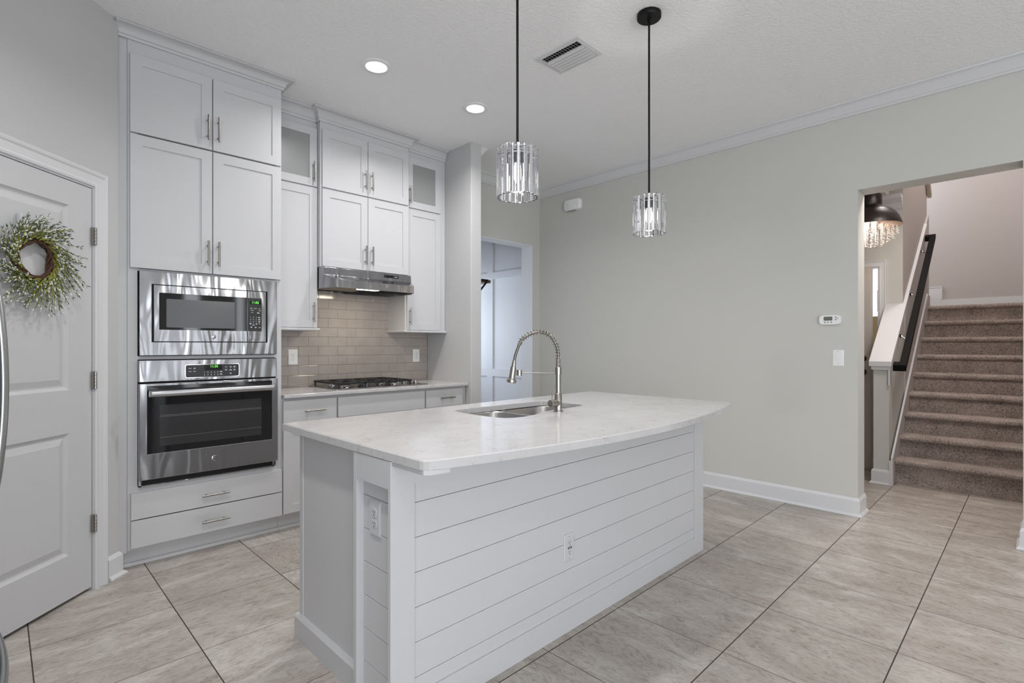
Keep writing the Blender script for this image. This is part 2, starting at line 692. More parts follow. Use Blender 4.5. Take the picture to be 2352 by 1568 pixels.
# crown on the sage walls
crown = [(0, CZ - 0.088), (0.012, CZ - 0.086), (0.018, CZ - 0.076), (0.028, CZ - 0.070), (0.048, CZ - 0.046),
         (0.066, CZ - 0.026), (0.078, CZ - 0.018), (0.092, CZ - 0.014), (0.095, CZ - 0.001), (0, CZ - 0.001)]
bm = nb()
molding(bm, [(3.093, 3.53), (3.093, DY - 0.001), (GX - 0.001, DY - 0.001), (GX - 0.001, -4.4)], crown, side=1)
struct('trim_2', bm, M['trim'])


def baseprof(h=0.135, t=0.014):
    return [(0, 0.001), (t + 0.016, 0.001), (t + 0.016, 0.008), (t + 0.006, 0.02), (t, 0.022), (t, h - 0.02),
            (t - 0.004, h - 0.012), (0.004, h), (0, h)]


bm = nb()
molding(bm, [(GX + 0.2, ox1 - 0.001), (GX - 0.001, ox1 - 0.001), (GX - 0.001, DY)], baseprof(), side=-1)
struct('baseboard_right', bm, M['trim'])
bm = nb()
molding(bm, [(GX - 0.001, -3), (GX - 0.001, ox0 + 0.001), (GX + 0.2, ox0 + 0.001)], baseprof(), side=-1)
struct('baseboard_front', bm, M['trim'])
# pantry baseboard + casing in the pantry wall's frame
bm = nb()
molding(bm, [(0.09, -0.001), (0.176, -0.001), (0.176, 0.05)], baseprof(0.13, 0.015), side=1)
bmesh.ops.transform(bm, matrix=Matrix.Translation((0.351, 3.443, 0)) @ Matrix.Rotation(R(45), 4, 'Z'), verts=bm.verts[:])
struct('baseboard_pantry', bm, M['trim'])


def casing(bm, x0, x1, zt, wd, yf):
    """door casing with a stepped profile, mitred; opening x0..x1 up to zt; face towards -y from yf"""
    steps = [(0.0, 0.0), (0.0, 0.010), (0.010, 0.013), (0.020, 0.011), (0.052, 0.013), (0.060, 0.019), (wd - 0.008, 0.021), (wd, 0.016), (wd, 0)]
    rows = []
    for (px, pz, sx, sz) in ((x0, 0, -1, 0), (x0, zt, -1, 1), (x1, zt, 1, 1), (x1, 0, 1, 0)):
        rows.append([bm.verts.new((px + sx * o, yf - t, pz + sz * o)) for o, t in steps])
    for A, B in zip(rows, rows[1:]):
        for j in range(len(steps) - 1):
            bm.faces.new((A[j], A[j + 1], B[j + 1], B[j]))


bm = nb()
casing(bm, -0.770, 0.006, 2.088, 0.078, -0.0005)
box(bm, 0.0035, 0.02, -0.001, 0.1, 0, 2.085)
box(bm, -0.79, -0.768, -0.001, 0.1, 0, 2.085)
box(bm, -0.79, 0.02, -0.001, 0.1, 2.079, 2.092)
bmesh.ops.transform(bm, matrix=Matrix.Translation((0.351, 3.443, 0)) @ Matrix.Rotation(R(45), 4, 'Z'), verts=bm.verts[:])
struct('trim_3', bm, M['trim'])


# pantry door: moulded two-panel leaf
def ring_faces(bm, outer, inner):
    A = [bm.verts.new(p) for p in outer]
    B = [bm.verts.new(p) for p in inner]
    for k in range(len(A)):
        bm.faces.new((A[k], A[(k + 1) % len(A)], B[(k + 1) % len(A)], B[k]))


def panel_well(bm, x0, x1, z0, z1, y):
    """raised panel in a routed well, face towards -y at y"""
    s = [(0, 0), (0.006, 0.006), (0.014, 0.011), (0.022, 0.011), (0.052, 0.002)]
    loops(bm, [rect_loop(x0 + o, x1 - o, z0 + o, z1 - o, y + d) for o, d in s], cap0=False, cap1=True)


def leaf(bm, x0, x1, z0, z1, yf, th, wells):
    """slab with rectangular wells stacked vertically; wells = [(a0,a1,c0,c1)]"""
    xs0, xs1 = wells[0][0], wells[0][1]
    # sides, back
    V = [(x0, yf, z0), (x1, yf, z0), (x1, yf, z1), (x0, yf, z1)]
    W = [(x, yf + th, z) for x, _, z in V]
    a = [bm.verts.new(p) for p in V]; c = [bm.verts.new(p) for p in W]
    for k in range(4):
        bm.faces.new((a[k], a[(k + 1) % 4], c[(k + 1) % 4], c[k]))
    bm.faces.new(c[::-1])

    def q(xa, xb, za, zb):
        v = [bm.verts.new(p) for p in ((xa, yf, za), (xb, yf, za), (xb, yf, zb), (xa, yf, zb))]
        bm.faces.new(v)
    q(x0, xs0, z0, z1); q(xs1, x1, z0, z1)
    zz = z0
    for (_, _, c0, c1) in wells:
        q(xs0, xs1, zz, c0)
        panel_well(bm, xs0, xs1, c0, c1, yf)
        zz = c1
    q(xs0, xs1, zz, z1)
    bmesh.ops.remove_doubles(bm, verts=bm.verts[:], dist=0.0002)


door1 = bpy.data.objects.new('door_1', None)
COL.objects.link(door1)
door1.location = (0.351, 3.443, 0)
door1.rotation_euler = (0, 0, R(45))
door1['kind'] = 'structure'
door1['label'] = 'white two-panel pantry door with a wreath on it'
bm = nb()
leaf(bm, -0.765, 0.0, 0.018, 2.076, 0.004, 0.035, [(-0.628, -0.137, 0.235, 0.834), (-0.628, -0.137, 1.048, 1.955)])
obj('door_leaf', bm, M['door'], door1, world=False, bevel=0.001)
for z in (0.345, 1.085, 1.83):
    bm = nb()
    box(bm, -0.006, 0.014, -0.012, 0.003, z - 0.045, z + 0.045)
    for k in range(5):
        lathe(bm, [(0.006, 0), (0.0068, 0.001), (0.0068, 0.0165), (0.006, 0.0175)], (0.003, -0.014, z - 0.0445 + k * 0.0178), 12)
    h = obj('hinge', bm, M['nickel'], door1, world=False)
    h['label'] = 'satin nickel hinge'


# ------------------------------------------------------------------ cabinet parts
def shaker(name, x0, x1, z0, z1, yf, parent, th=0.02, st=0.058, glass=False):
    bm = nb()
    if glass:
        L = [rect_loop(x0, x1, z0, z1, yf + th), rect_loop(x0, x1, z0, z1, yf + 0.001), rect_loop(x0 + 0.001, x1 - 0.001, z0 + 0.001, z1 - 0.001, yf),
             rect_loop(x0 + st, x1 - st, z0 + st, z1 - st, yf), rect_loop(x0 + st, x1 - st, z0 + st, z1 - st, yf + th)]
        V = [[bm.verts.new(p) for p in l] for l in L]
        for A, B in zip(V, V[1:] + V[:1]):
            for k in range(4):
                bm.faces.new((A[k], A[(k + 1) % 4], B[(k + 1) % 4], B[k]))
    else:
        loops(bm, [rect_loop(x0, x1, z0, z1, yf + th), rect_loop(x0, x1, z0, z1, yf + 0.001), rect_loop(x0 + 0.001, x1 - 0.001, z0 + 0.001, z1 - 0.001, yf),
                   rect_loop(x0 + st, x1 - st, z0 + st, z1 - st, yf), rect_loop(x0 + st + 0.0008, x1 - st - 0.0008, z0 + st + 0.0008, z1 - st - 0.0008, yf + 0.007)])
    d = obj(name, bm, M['cab'], parent)
    if glass:
        bm = nb()
        box(bm, x0 + st - 0.004, x1 - st + 0.004, yf + 0.008, yf + 0.012, z0 + st - 0.004, z1 - st + 0.004)
        gg = obj('glass_pane', bm, M['frost'], d)
        gg['label'] = 'grey frosted glass pane'
    return d


def slab(name, x0, x1, z0, z1, yf, parent, th=0.02):
    bm = nb()
    box(bm, x0, x1, yf, yf + th, z0, z1)
    return obj(name, bm, M['cab'], parent, bevel=0.0012)


def pull(cx, cz, yf, parent, vertical=True, L=0.152):
    bm = nb()
    y = yf - 0.030
    if vertical:
        cyl(bm, (cx, y, cz - L / 2), (cx, y, cz + L / 2), 0.006, 12)
        for s in (-1, 1):
            cyl(bm, (cx, yf + 0.001, cz + s * 0.048), (cx, y, cz + s * 0.048), 0.0045, 10)
    else:
        cyl(bm, (cx - L / 2, y, cz), (cx + L / 2, y, cz), 0.006, 12)
        for s in (-1, 1):
            cyl(bm, (cx + s * 0.048, yf + 0.001, cz), (cx + s * 0.048, y, cz), 0.0045, 10)
    o = obj('handle', bm, M['nickel'], parent, smooth='auto')
    o['label'] = 'brushed nickel bar pull'
    return o


def cab_crown(path, parent, zb, out=0.068):
    h = CZ - 0.002 - zb
    p = [(0, zb), (0.010, zb), (0.014, zb + 0.08 * h), (0.014, zb + 0.2 * h), (0.020, zb + 0.24 * h)]
    for k in range(1, 7):
        a = k / 6 * PI / 2
        p.append((0.020 + (out - 0.030) * (1 - math.cos(a)), zb + 0.24 * h + 0.60 * h * math.sin(a)))
    p += [(out, zb + 0.86 * h), (out, CZ - 0.002), (0, CZ - 0.002)]
    bm = nb()
    molding(bm, path, p, side=1)
    return obj('crown', bm, M['cab'], parent, smooth='auto')


YF = 3.575   # door faces of the full-depth cabinets
YB = 3.595   # carcass front

# ---- tall oven cabinet
tc_ = thing('oven_cabinet', 'tall white cabinet housing microwave and oven, reaching up to the ceiling', 'cabinet', (0.94, 3.9, 0))
bm = nb()
for a_, c_ in ((0.520, 0.540), (1.345, 1.365)):
    box(bm, a_, c_, YB + 0.03, BY - 0.003, 0.108, 2.99)
box(bm, 0.540, 1.345, BY - 0.015, BY - 0.003, 0.108, 2.99)
for z_ in (0.112, 0.440, 1.186, 1.694, 2.46, 2.97):
    box(bm, 0.540, 1.345, YB + 0.03, BY - 0.015, z_ - 0.002, z_ + 0.014)
box(bm, 0.520, 0.567, YB, YB + 0.03, 0.108, 2.99)
box(bm, 1.328, 1.365, YB, YB + 0.03, 0.108, 2.99)
for z0, z1 in ((0.108, 0.118), (0.430, 0.462), (1.184, 1.204), (1.690, 1.700), (2.910, 2.99)):
    box(bm, 0.567, 1.328, YB, YB + 0.03, z0, z1)
box(bm, 0.567, 1.328, YB + 0.012, YB + 0.03, 1.700, 2.910)
obj('carcass', bm, M['cab'], tc_)
bm = nb(); box(bm, 0.474, 0.519, YB + 0.004, YB + 0.10, 0.10, 3.00)
obj('filler_strip', bm, M['cab'], tc_)
bm = nb(); box(bm, 0.50, 1.3655, 3.665, 3.70, 0, 0.108); box(bm, 0.50, 1.3655, 3.650, 3.665, 0, 0.022)
obj('toe_kick', bm, M['trim'], tc_, bevel=0.003)
cab_crown([(0.462, YB), (1.366, YB), (1.366, 3.81)], tc_, 2.985)
for i, (a, c) in enumerate(((0.530, 0.9425), (0.9475, 1.358))):
    px = 0.916 if i == 0 else 0.974
    d = shaker('door', a, c, 2.466, 2.908, YF, tc_); pull(px, 2.592, YF, d)
    d = shaker('door', a, c, 1.704, 2.456, YF, tc_); pull(px, 1.826, YF, d)
for z0, z1, pz in ((0.282, 0.431, 0.352), (0.122, 0.276, 0.192)):
    d = slab('drawer', 0.534, 1.363, z0, z1, YF, tc_); pull(0.958, pz, YF, d, False)

# ---- microwave
mw = thing('microwave', 'built-in stainless microwave set above the wall oven', 'microwave', (0.946, 3.6, 1.21))
bm = nb()
YM = 3.562


def frame_plate(bm, x0, x1, z0, z1, a0, a1, c0, c1, yf, yb):
    L = [rect_loop(x0, x1, z0, z1, yb), rect_loop(x0, x1, z0, z1, yf + 0.002), rect_loop(x0 + 0.002, x1 - 0.002, z0 + 0.002, z1 - 0.002, yf),
         rect_loop(a0, a1, c0, c1, yf), rect_loop(a0, a1, c0, c1, yb)]
    V = [[bm.verts.new(p) for p in l] for l in L]
    for A, B in zip(V, V[1:] + V[:1]):
        for k in range(4):
            bm.faces.new((A[k], A[(k + 1) % 4], B[(k + 1) % 4], B[k]))


frame_plate(bm, 0.571, 1.324, 1.207, 1.689, 0.628, 1.264, 1.283, 1.617, YM, YB)
obj('trim_frame', bm, M['steel'], mw)
bm = nb(); box(bm, 0.627, 1.265, YM + 0.012, YB + 0.25, 1.282, 1.618)
obj('casing', bm, M['dark'], mw)
bm = nb()
frame_plate(bm, 0.638, 1.140, 1.287, 1.613, 0.664, 1.1405, 1.356, 1.569, YM - 0.004, YM + 0.02)
dr = obj('door', bm, M['steel'], mw, bevel=0.0015)
bm = nb(); box(bm, 0.663, 1.140, YM - 0.001, YM + 0.015, 1.355, 1.570)
wn_ = obj('window', bm, M['gloss_black'], dr)
wn_['label'] = 'black glass window'
bm = nb(); prism(bm, rrect(0.700, 1.066, 1.370, 1.536, 0.006), 'y', YM - 0.0016, YM + 0.002)
s_ = obj('mesh_screen', bm, M['screen_mesh'], dr)
bm = nb(); box(bm, 1.142, 1.253, YM - 0.004, YM + 0.02, 1.287, 1.613)
cp = obj('control_panel', bm, M['steel'], mw, bevel=0.0015)
bm = nb(); prism(bm, rrect(1.1425, 1.226, 1.356, 1.569, 0.005), 'y', YM - 0.0052, YM)
kp = obj('keypad', bm, M['panel_black'], cp)
bm = nb(); box(bm, 1.154, 1.220, YM - 0.0056, YM - 0.004, 1.529, 1.551)
obj('display', bm, M['gloss_black'], cp)
bm = nb(); prism(bm, rrect(1.154, 1.226, 1.302, 1.335, 0.006), 'y', YM - 0.006, YM)
obj('open_button', bm, M['steel'], cp, bevel=0.001)
mo = wloc(mw)


def on(parent, x, y, z):
    return Vector((x, y, z)) - wloc(parent)


text('clock_digits', '11:05', 0.021, M['green_led'], cp, on(cp, 1.186, YM - 0.0058, 1.540))
rowsz = [1.445, 1.431, 1.417, 1.404]
for r_, row in enumerate(('123', '456', '789', ' 0 ')):
    for c_, ch in enumerate(row):
        if ch != ' ':
            text('key_digit', ch, 0.010, M['ink'], cp, on(cp, 1.159 + c_ * 0.0165, YM - 0.0056, rowsz[r_]))


def dashes(spots, parent, y, m, name='key_legend', h=0.0022):
    bm = nb()
    for x, z, wd in spots:
        box(bm, x - wd / 2, x + wd / 2, y - 0.0003, y, z - h / 2, z + h / 2)
    return obj(name, bm, m, parent)


dashes([(1.163, 1.504, .015), (1.188, 1.503, .017), (1.212, 1.501, .012), (1.168, 1.491, .018), (1.214, 1.489, .014),
        (1.168, 1.477, .012), (1.204, 1.477, .012), (1.206, 1.473, .018), (1.210, 1.447, .012), (1.210, 1.443, .013),
        (1.211, 1.433, .011), (1.211, 1.429, .012), (1.211, 1.419, .011), (1.211, 1.415, .011), (1.211, 1.404, .010),
        (1.158, 1.406, .012), (1.158, 1.402, .010), (1.194, 1.405, .008), (1.194, 1.401, .011), (1.175, 1.395, .018),
        (1.163, 1.383, .012), (1.163, 1.379, .007), (1.189, 1.383, .010), (1.189, 1.378, .011), (1.213, 1.380, .013)],
       cp, YM - 0.0053, M['ink'])


def badge(cx, cy, cz, r, parent, face, ink):
    bm = nb()
    lathe(bm, [(r, 0), (r, -0.0015), (r * 0.9, -0.0022), (0.001, -0.0022)], (cx, cy, cz), 28, 'y')
    o = obj('badge', bm, face, parent, smooth='auto')
    bm = nb()
    pts = [(cx + r * 0.80 * math.cos(2 * PI * k / 28), cy - 0.0024, cz + r * 0.80 * math.sin(2 * PI * k / 28)) for k in range(28)]
    tube(bm, pts, r * 0.055, 6, closed=True)
    for k in range(4):
        a = PI / 2 * k + PI / 4
        c_ = Vector((cx + r * 0.66 * math.cos(a), cy - 0.0024, cz + r * 0.66 * math.sin(a)))
        pp = [c_ + Vector((r * 0.22 * math.cos(a + 2.6 - q * 0.85), 0, r * 0.22 * math.sin(a + 2.6 - q * 0.85))) for q in range(5)]
        tube(bm, pp, r * 0.045, 6)
    obj('badge_scrolls', bm, ink, o)
    t = text('badge_letters', 'GE', r * 1.05, ink, o, on(o, cx, cy - 0.0026, cz))
    t.scale = (0.82, 1.0, 1.0)
    t.rotation_euler = (R(90), 0, 0)
    return o


badge(0.946, YM - 0.004, 1.3175, 0.0125, dr, M['chrome'], M['dark'])

# ---- wall oven
ov = thing('built_in_oven', 'built-in stainless wall oven with a wide bar handle, under the microwave', 'oven', (0.946, 3.6, 0.462))
bm = nb(); box(bm, 0.575, 1.320, YB - 0.012, YB + 0.45, 0.466, 1.176)
obj('casing', bm, M['dark'], ov)
bm = nb(); box(bm, 0.568, 1.322, YF - 0.018, YB, 1.056, 1.180)
cp = obj('control_panel', bm, M['steel'], ov, bevel=0.003)
bm = nb()
prism(bm, rrect(0.793, 1.091, 1.071, 1.151, 0.012), 'y', YF - 0.0192, YF - 0.010)
obj('panel_bezel', bm, M['chrome'], cp)
bm = nb()
prism(bm, rrect(0.796, 1.088, 1.074, 1.148, 0.010), 'y', YF - 0.0202, YF - 0.010)
obj('panel_face', bm, M['panel_black'], cp)
bm = nb(); box(bm, 0.893, 0.992, YF - 0.0206, YF - 0.019, 1.114, 1.144)
obj('display', bm, M['gloss_black'], cp)
YO = YF - 0.0208
text('clock_digits', '11:35', 0.020, M['green_led'], cp, on(cp, 0.947, YO - 0.0002, 1.136))
for r_, row in enumerate(('12345', '67890')):
    for c_, ch in enumerate(row):
        text('key_digit', ch, 0.0115, M['ink'], cp, on(cp, 0.895 + c_ * 0.0182, YO + 0.0002, 1.101 - r_ * 0.0155))
dashes([(0.818, 1.128, .013), (0.842, 1.129, .012), (0.842, 1.125, .008), (0.818, 1.109, .014), (0.842, 1.109, .014),
        (0.986, 1.105, .012), (0.986, 1.101, .014), (0.986, 1.090, .010), (0.986, 1.086, .015),
        (1.014, 1.131, .012), (1.040, 1.133, .012), (1.040, 1.128, .009), (1.062, 1.134, .012), (1.062, 1.129, .013),
        (1.014, 1.115, .014), (1.014, 1.110, .008), (1.040, 1.114, .012), (1.040, 1.110, .015), (1.062, 1.115, .012), (1.062, 1.110, .012),
        (1.040, 1.093, .008), (1.040, 1.089, .011)], cp, YF - 0.0203, M['ink'])
bm = nb()
frame_plate(bm, 0.568, 1.324, 0.502, 1.048, 0.604, 1.287, 0.648, 1.034, YF - 0.030, YB - 0.012)
dr = obj('door', bm, M['steel'], ov, bevel=0.002)
bm = nb(); box(bm, 0.603, 1.288, YF - 0.026, YF - 0.010, 0.647, 1.035)
gl = obj('door_glass', bm, M['gloss_black'], dr)
gl['label'] = 'black oven glass'
bm = nb(); box(bm, 0.664, 1.222, YF - 0.0266, YF - 0.02, 0.686, 0.922)
iw = obj('viewing_window', bm, M['glass_f'], gl)
bm = nb()
for z in (0.862, 0.855, 0.735):
    cyl(bm, (0.668, YF - 0.0268, z), (1.218, YF - 0.0268, z), 0.0007, 6)
obj('oven_rack', bm, M['nickel'], gl)
bm = nb()
loops(bm, [[(x, (YF - 0.082 + 0.013 * math.sin(a)) + (0.010 if (x < 0.615 or x > 1.28) else 0), 0.992 + 0.0180 * math.cos(a)) for a in (2 * PI * k / 16 for k in range(16))]
           for x in (0.607, 0.616, 0.78, 0.946, 1.11, 1.279, 1.288)])
for x in (0.622, 1.272):
    box(bm, x - 0.009, x + 0.009, YF - 0.080, YF - 0.026, 0.982, 1.001)
h = obj('handle', bm, mat('satin_steel', srgb(186, 186, 188), 0.32, 1.0), dr, smooth='auto')
badge(0.948, YF - 0.030, 0.577, 0.0165, dr, M['chrome'], M['dark'])
bm = nb()
box(bm, 0.569, 1.313, YB - 0.020, YB, 0.462, 0.468)
box(bm, 0.569, 0.582, YB - 0.020, YB, 0.462, 0.500)
box(bm, 1.300, 1.313, YB - 0.020, YB, 0.462, 0.500)
obj('vent_sill', bm, M['steel'], ov)


# ---- upper cabinets
def upper(name, label, x0, x1, zb, yf, doors, pulls, crown_path, st=0.058):
    t = thing(name, label, 'cabinet', ((x0 + x1) / 2, 4.0, zb))
    yb = yf + 0.02
    bm = nb()
    box(bm, x0, x1, yb, BY - 0.003, zb, 2.99)
    obj('carcass', bm, M['cab'], t)
    cab_crown(crown_path, t, 2.965)
    for (a, c, z0, z1, gl), (px, pz) in zip(doors, pulls):
        d = shaker('glass_door' if gl else 'door', a, c, z0, z1, yf, t, glass=gl, st=st)
        pull(px, pz, yf, d)
    return t


YS, YH = 3.870, 3.812
ul = upper('wall_cabinet', 'white wall cabinet with glass upper door between oven tower and range hood', 1.366, 1.7405, 1.395, YS,
           [(1.370, 1.738, 2.472, 2.915, True), (1.370, 1.738, 1.398, 2.462, False)], [(1.707, 2.578), (1.707, 1.515)],
           [(1.367, YS + 0.02), (1.7405, YS + 0.02)])
ur = upper('wall_cabinet', 'white wall cabinet with glass upper door against the wing wall', 2.532, 2.968, 1.395, YS,
           [(2.545, 2.905, 2.472, 2.915, True), (2.545, 2.905, 1.398, 2.462, False)], [(2.566, 2.578), (2.566, 1.515)],
           [(2.532, YS + 0.02), (2.968, YS + 0.02)])
for t, a, c in ((ul, 1.367, 1.760), (ur, 2.512, 2.969)):
    bm = nb(); box(bm, a, c, YS - 0.008, BY - 0.001, 1.376, 1.395)
    obj('light_rail', bm, M['cab'], t, bevel=0.007, seg=3)
uh = upper('wall_cabinet', 'white four-door wall cabinet directly over the range hood', 1.742, 2.530, 1.861, YH,
           [(1.754, 2.132, 2.466, 2.908, False), (2.137, 2.521, 2.466, 2.908, False),
            (1.754, 2.132, 1.866, 2.455, False), (2.137, 2.521, 1.866, 2.455, False)],
           [(2.106, 2.590), (2.166, 2.590), (2.106, 1.985), (2.166, 1.985)],
           [(1.741, BY - 0.2), (1.741, YH + 0.02), (2.531, YH + 0.02), (2.531, BY - 0.2)])

# ---- range hood
hd = thing('range_hood', 'stainless under-cabinet range hood above the gas cooktop', 'range hood', (2.13, 3.95, 1.69))
x0, x1 = 1.744, 2.528
YP = 3.790
bm = nb()
top = [(x0, YP, 1.858), (x1, YP, 1.858), (x1, BY - 0.017, 1.858), (x0, BY - 0.017, 1.858)]
mid = [(x0, YP - 0.004, 1.800), (x1, YP - 0.004, 1.800), (x1, BY - 0.017, 1.800), (x0, BY - 0.017, 1.800)]
i_ = 0.048
lip = [(x0 + i_, YP - 0.118, 1.756), (x1 - i_, YP - 0.118, 1.756)]
lipb = [(x0 + i_, YP - 0.120, 1.697), (x1 - i_, YP - 0.120, 1.697)]
v = {}
for n_, p in (('t0', top[0]), ('t1', top[1]), ('t2', top[2]), ('t3', top[3]), ('m0', mid[0]), ('m1', mid[1]),
              ('l0', lip[0]), ('l1', lip[1]), ('b0', lipb[0]), ('b1', lipb[1]),
              ('s0', (x0, YP, 1.697)), ('s1', (x1, YP, 1.697)), ('k0', (x0, BY - 0.017, 1.70)), ('k1', (x1, BY - 0.017, 1.70))):
    v[n_] = bm.verts.new(p)
for f in ('t0 t1 t2 t3', 't0 m0 m1 t1', 'm0 l0 l1 m1', 'l0 b0 b1 l1', 'm0 s0 b0 l0', 'm1 l1 b1 s1', 't0 t3 k0 s0 m0', 't1 m1 s1 k1 t2', 't2 k1 k0 t3'):
    bm.faces.new([v[q] for q in f.split()])
hb = obj('hood_shell', bm, M['steel'], hd)
md = hb.modifiers.new('solid', 'SOLIDIFY'); md.thickness = 0.004; md.offset = -1
md = hb.modifiers.new('bevel', 'BEVEL'); md.width = 0.003; md.segments = 2
bm = nb(); box(bm, x0 + 0.006, x1 - 0.006, YP + 0.0, BY - 0.02, 1.738, 1.745)
obj('inner_pan', bm, M['dark'], hd)
bm = nb()
prism(bm, [(1.80, 1.737), (1.84, 1.716), (2.14, 1.716), (2.16, 1.737)], 'y', 3.82, 4.10)
obj('grease_filter', bm, M['filter'], hd)
bm = nb(); box(bm, 2.02, 2.19, YP - 0.085, YP + 0.0, 1.703, 1.716)
obj('hood_lamp', bm, M['hoodlight'], hd)
area('hood_lamp_light', (2.10, 3.80, 1.698), (0, 0, 0), 0.16, 0.08, 1.6, (1.0, 0.86, 0.68))
bm = nb(); box(bm, 2.268, 2.405, YP - 0.005, YP - 0.001, 1.822, 1.846)
hp = obj('switch_panel', bm, M['panel_black'], hd)
bm = nb()
for x in (2.300, 2.335):
    box(bm, x - 0.011, x + 0.011, YP - 0.009, YP - 0.004, 1.829, 1.839)
obj('rocker_switch', bm, M['gloss_black'], hp)
dashes([(2.378, 1.834, .028)], hp, YP - 0.0052, M['ink'], h=0.004)

# ---- backsplash of glazed tiles
bm = nb()
box(bm, 1.366, 2.971, BY - 0.0128, BY - 0.001, 0.93, 1.86)
bs = obj('backsplash', bm, M['grout'])
tag(bs, 'taupe glazed subway tile backsplash behind the cooktop', 'backsplash')
bm = nb()
rowh, tw, gr = 0.0778, 0.1665, 0.0020
z = 0.944 - rowh
ri = 0
while z < 1.86:
    z0, z1 = max(z + gr / 2, 0.933), min(z + rowh - gr / 2, 1.858)
    off = (1.716 if ri % 2 == 0 else 1.799) - 4 * tw
    x = off
    while x < 2.97:
        a, c = max(x + gr / 2, 1.368), min(x + tw - gr / 2, 2.969)
        if c - a > 0.006 and z1 - z0 > 0.005:
            e = 0.0016
            loops(bm, [rect_loop(a, c, z0, z1, BY - 0.0120), rect_loop(a, c, z0, z1, BY - 0.0135), rect_loop(a + e, c - e, z0 + e, z1 - e, BY - 0.0145)], cap0=False)
        x += tw
    z += rowh
    ri += 1
tl = obj('tile_field', bm, M['subway'], bs)

# ---- base cabinets and countertop
CT = 0.932


def base_cab(label, x0, x1, fronts):
    t = thing('base_cabinet', label, 'cabinet', ((x0 + x1) / 2, 3.9, 0))
    bm = nb(); box(bm, x0, x1, YB, BY - 0.001, 0.108, CT - 0.025)
    obj('carcass', bm, M['cab'], t)
    bm = nb(); box(bm, x0, x1, 3.665, 3.70, 0, 0.108); box(bm, x0, x1, 3.650, 3.665, 0, 0.022)
    obj('toe_kick', bm, M['trim'], t, bevel=0.003)
    for kind, a, c, z0, z1, p in fronts:
        d = slab('drawer', a, c, z0, z1, YF, t) if kind == 'drawer' else (slab('false_front', a, c, z0, z1, YF, t) if kind == 'panel' else shaker('door', a, c, z0, z1, YF, t))
        if p: pull(p[0], p[1], YF, d, kind == 'drawer' and False or kind == 'door')
    return t


base_cab('white base cabinet with one drawer beside the oven tower', 1.366, 1.756,
         [('drawer', 1.372, 1.750, 0.735, 0.886, (1.583, 0.812)), ('door', 1.372, 1.750, 0.124, 0.725, (1.72, 0.62))])
base_cab('wide white base cabinet under the gas cooktop', 1.757, 2.527,
         [('panel', 1.763, 2.521, 0.742, 0.886, None), ('door', 1.763, 2.139, 0.124, 0.732, (2.11, 0.62)), ('door', 2.145, 2.521, 0.124, 0.732, (2.175, 0.62))])
base_cab('white base cabinet with one drawer next to the wing wall', 2.528, 2.969,
         [('drawer', 2.536, 2.925, 0.742, 0.886, (2.745, 0.816)), ('door', 2.536, 2.925, 0.124, 0.732, (2.57, 0.62))])
bm = nb()
box(bm, 1.367, 2.970, 3.552, BY - 0.001, CT - 0.025, CT)
o = obj('countertop', bm, M['quartz'], bevel=0.004, seg=3)
tag(o, 'white veined quartz countertop running along the backsplash wall', 'countertop')

# ---- cooktop
ck = thing('cooktop', 'stainless gas cooktop with black cast iron grates', 'cooktop', (2.18, 3.88, CT))
bm = nb()
loops(bm, [[(x, y, CT + 0.0005) for x, y in rrect(1.775, 2.60, 3.632, 4.125, 0.012)],
           [(x, y, CT + 0.008) for x, y in rrect(1.775, 2.60, 3.632, 4.125, 0.012)],
           [(x, y, CT + 0.010) for x, y in rrect(1.785, 2.59, 3.642, 4.115, 0.010)],
           [(x, y, CT + 0.006) for x, y in rrect(1.800, 2.575, 3.657, 4.10, 0.010)]])
obj('tray', bm, M['steel'], ck)
for gx0, gx1 in ((1.812, 2.022), (2.032, 2.232), (2.242, 2.452)):
    bm = nb()
    zt = CT + 0.050
    gy0, gy1 = 3.668, 4.092
    for y in (gy0, gy1):
        box(bm, gx0, gx1, y - 0.006, y + 0.006, zt - 0.014, zt)
    for x in (gx0 + 0.005, gx1 - 0.005):
        box(bm, x - 0.006, x + 0.006, gy0, gy1, zt - 0.014, zt)
    cx = (gx0 + gx1) / 2
    box(bm, gx0, gx1, 3.874, 3.886, zt - 0.014, zt)
    for cy in (3.77, 3.99):
        for a in range(4):
            dx, dy = math.cos(a * PI / 2), math.sin(a * PI / 2)
            tube(bm, [(cx + dx * 0.03, cy + dy * 0.03, zt - 0.004), (cx + dx * 0.10, cy + dy * 0.105, zt - 0.006)], 0.006, 6)
    for x in (gx0 + 0.006, gx1 - 0.006):
        for y in (gy0 + 0.01, gy1 - 0.01):
            tube(bm, [(x, y, zt - 0.005), (x, y, CT + 0.004)], [0.007, 0.009], 8)
    obj('grate', bm, M['iron'], ck)
for cx, cy, r_ in ((1.917, 3.77, 0.036), (1.917, 3.99, 0.028), (2.132, 3.88, 0.045), (2.347, 3.77, 0.028), (2.347, 3.99, 0.036)):
    bm = nb()
    lathe(bm, [(r_ * 1.25, 0), (r_ * 1.2, 0.008), (r_, 0.012), (r_, 0.018)], (cx, cy, CT + 0.006), 24)
    bn = obj('burner', bm, M['chrome'], ck, smooth='auto')
    bm = nb()
    lathe(bm, [(r_ * 0.98, 0.018), (r_ * 0.98, 0.023), (r_ * 0.85, 0.026), (0.001, 0.026)], (cx, cy, CT + 0.006), 24)
    obj('burner_cap', bm, M['iron'], bn, smooth='auto')
for y in (3.70, 3.79, 3.88, 3.97, 4.06):
    bm = nb()
    lathe(bm, [(0.022, 0), (0.022, 0.004), (0.018, 0.006), (0.0165, 0.024), (0.014, 0.027), (0.001, 0.027)], (2.515, y, CT + 0.006), 20)
    box(bm, 2.512, 2.518, y - 0.017, y + 0.017, CT + 0.026, CT + 0.036)
    obj('knob', bm, M['steel'], ck, smooth='auto')


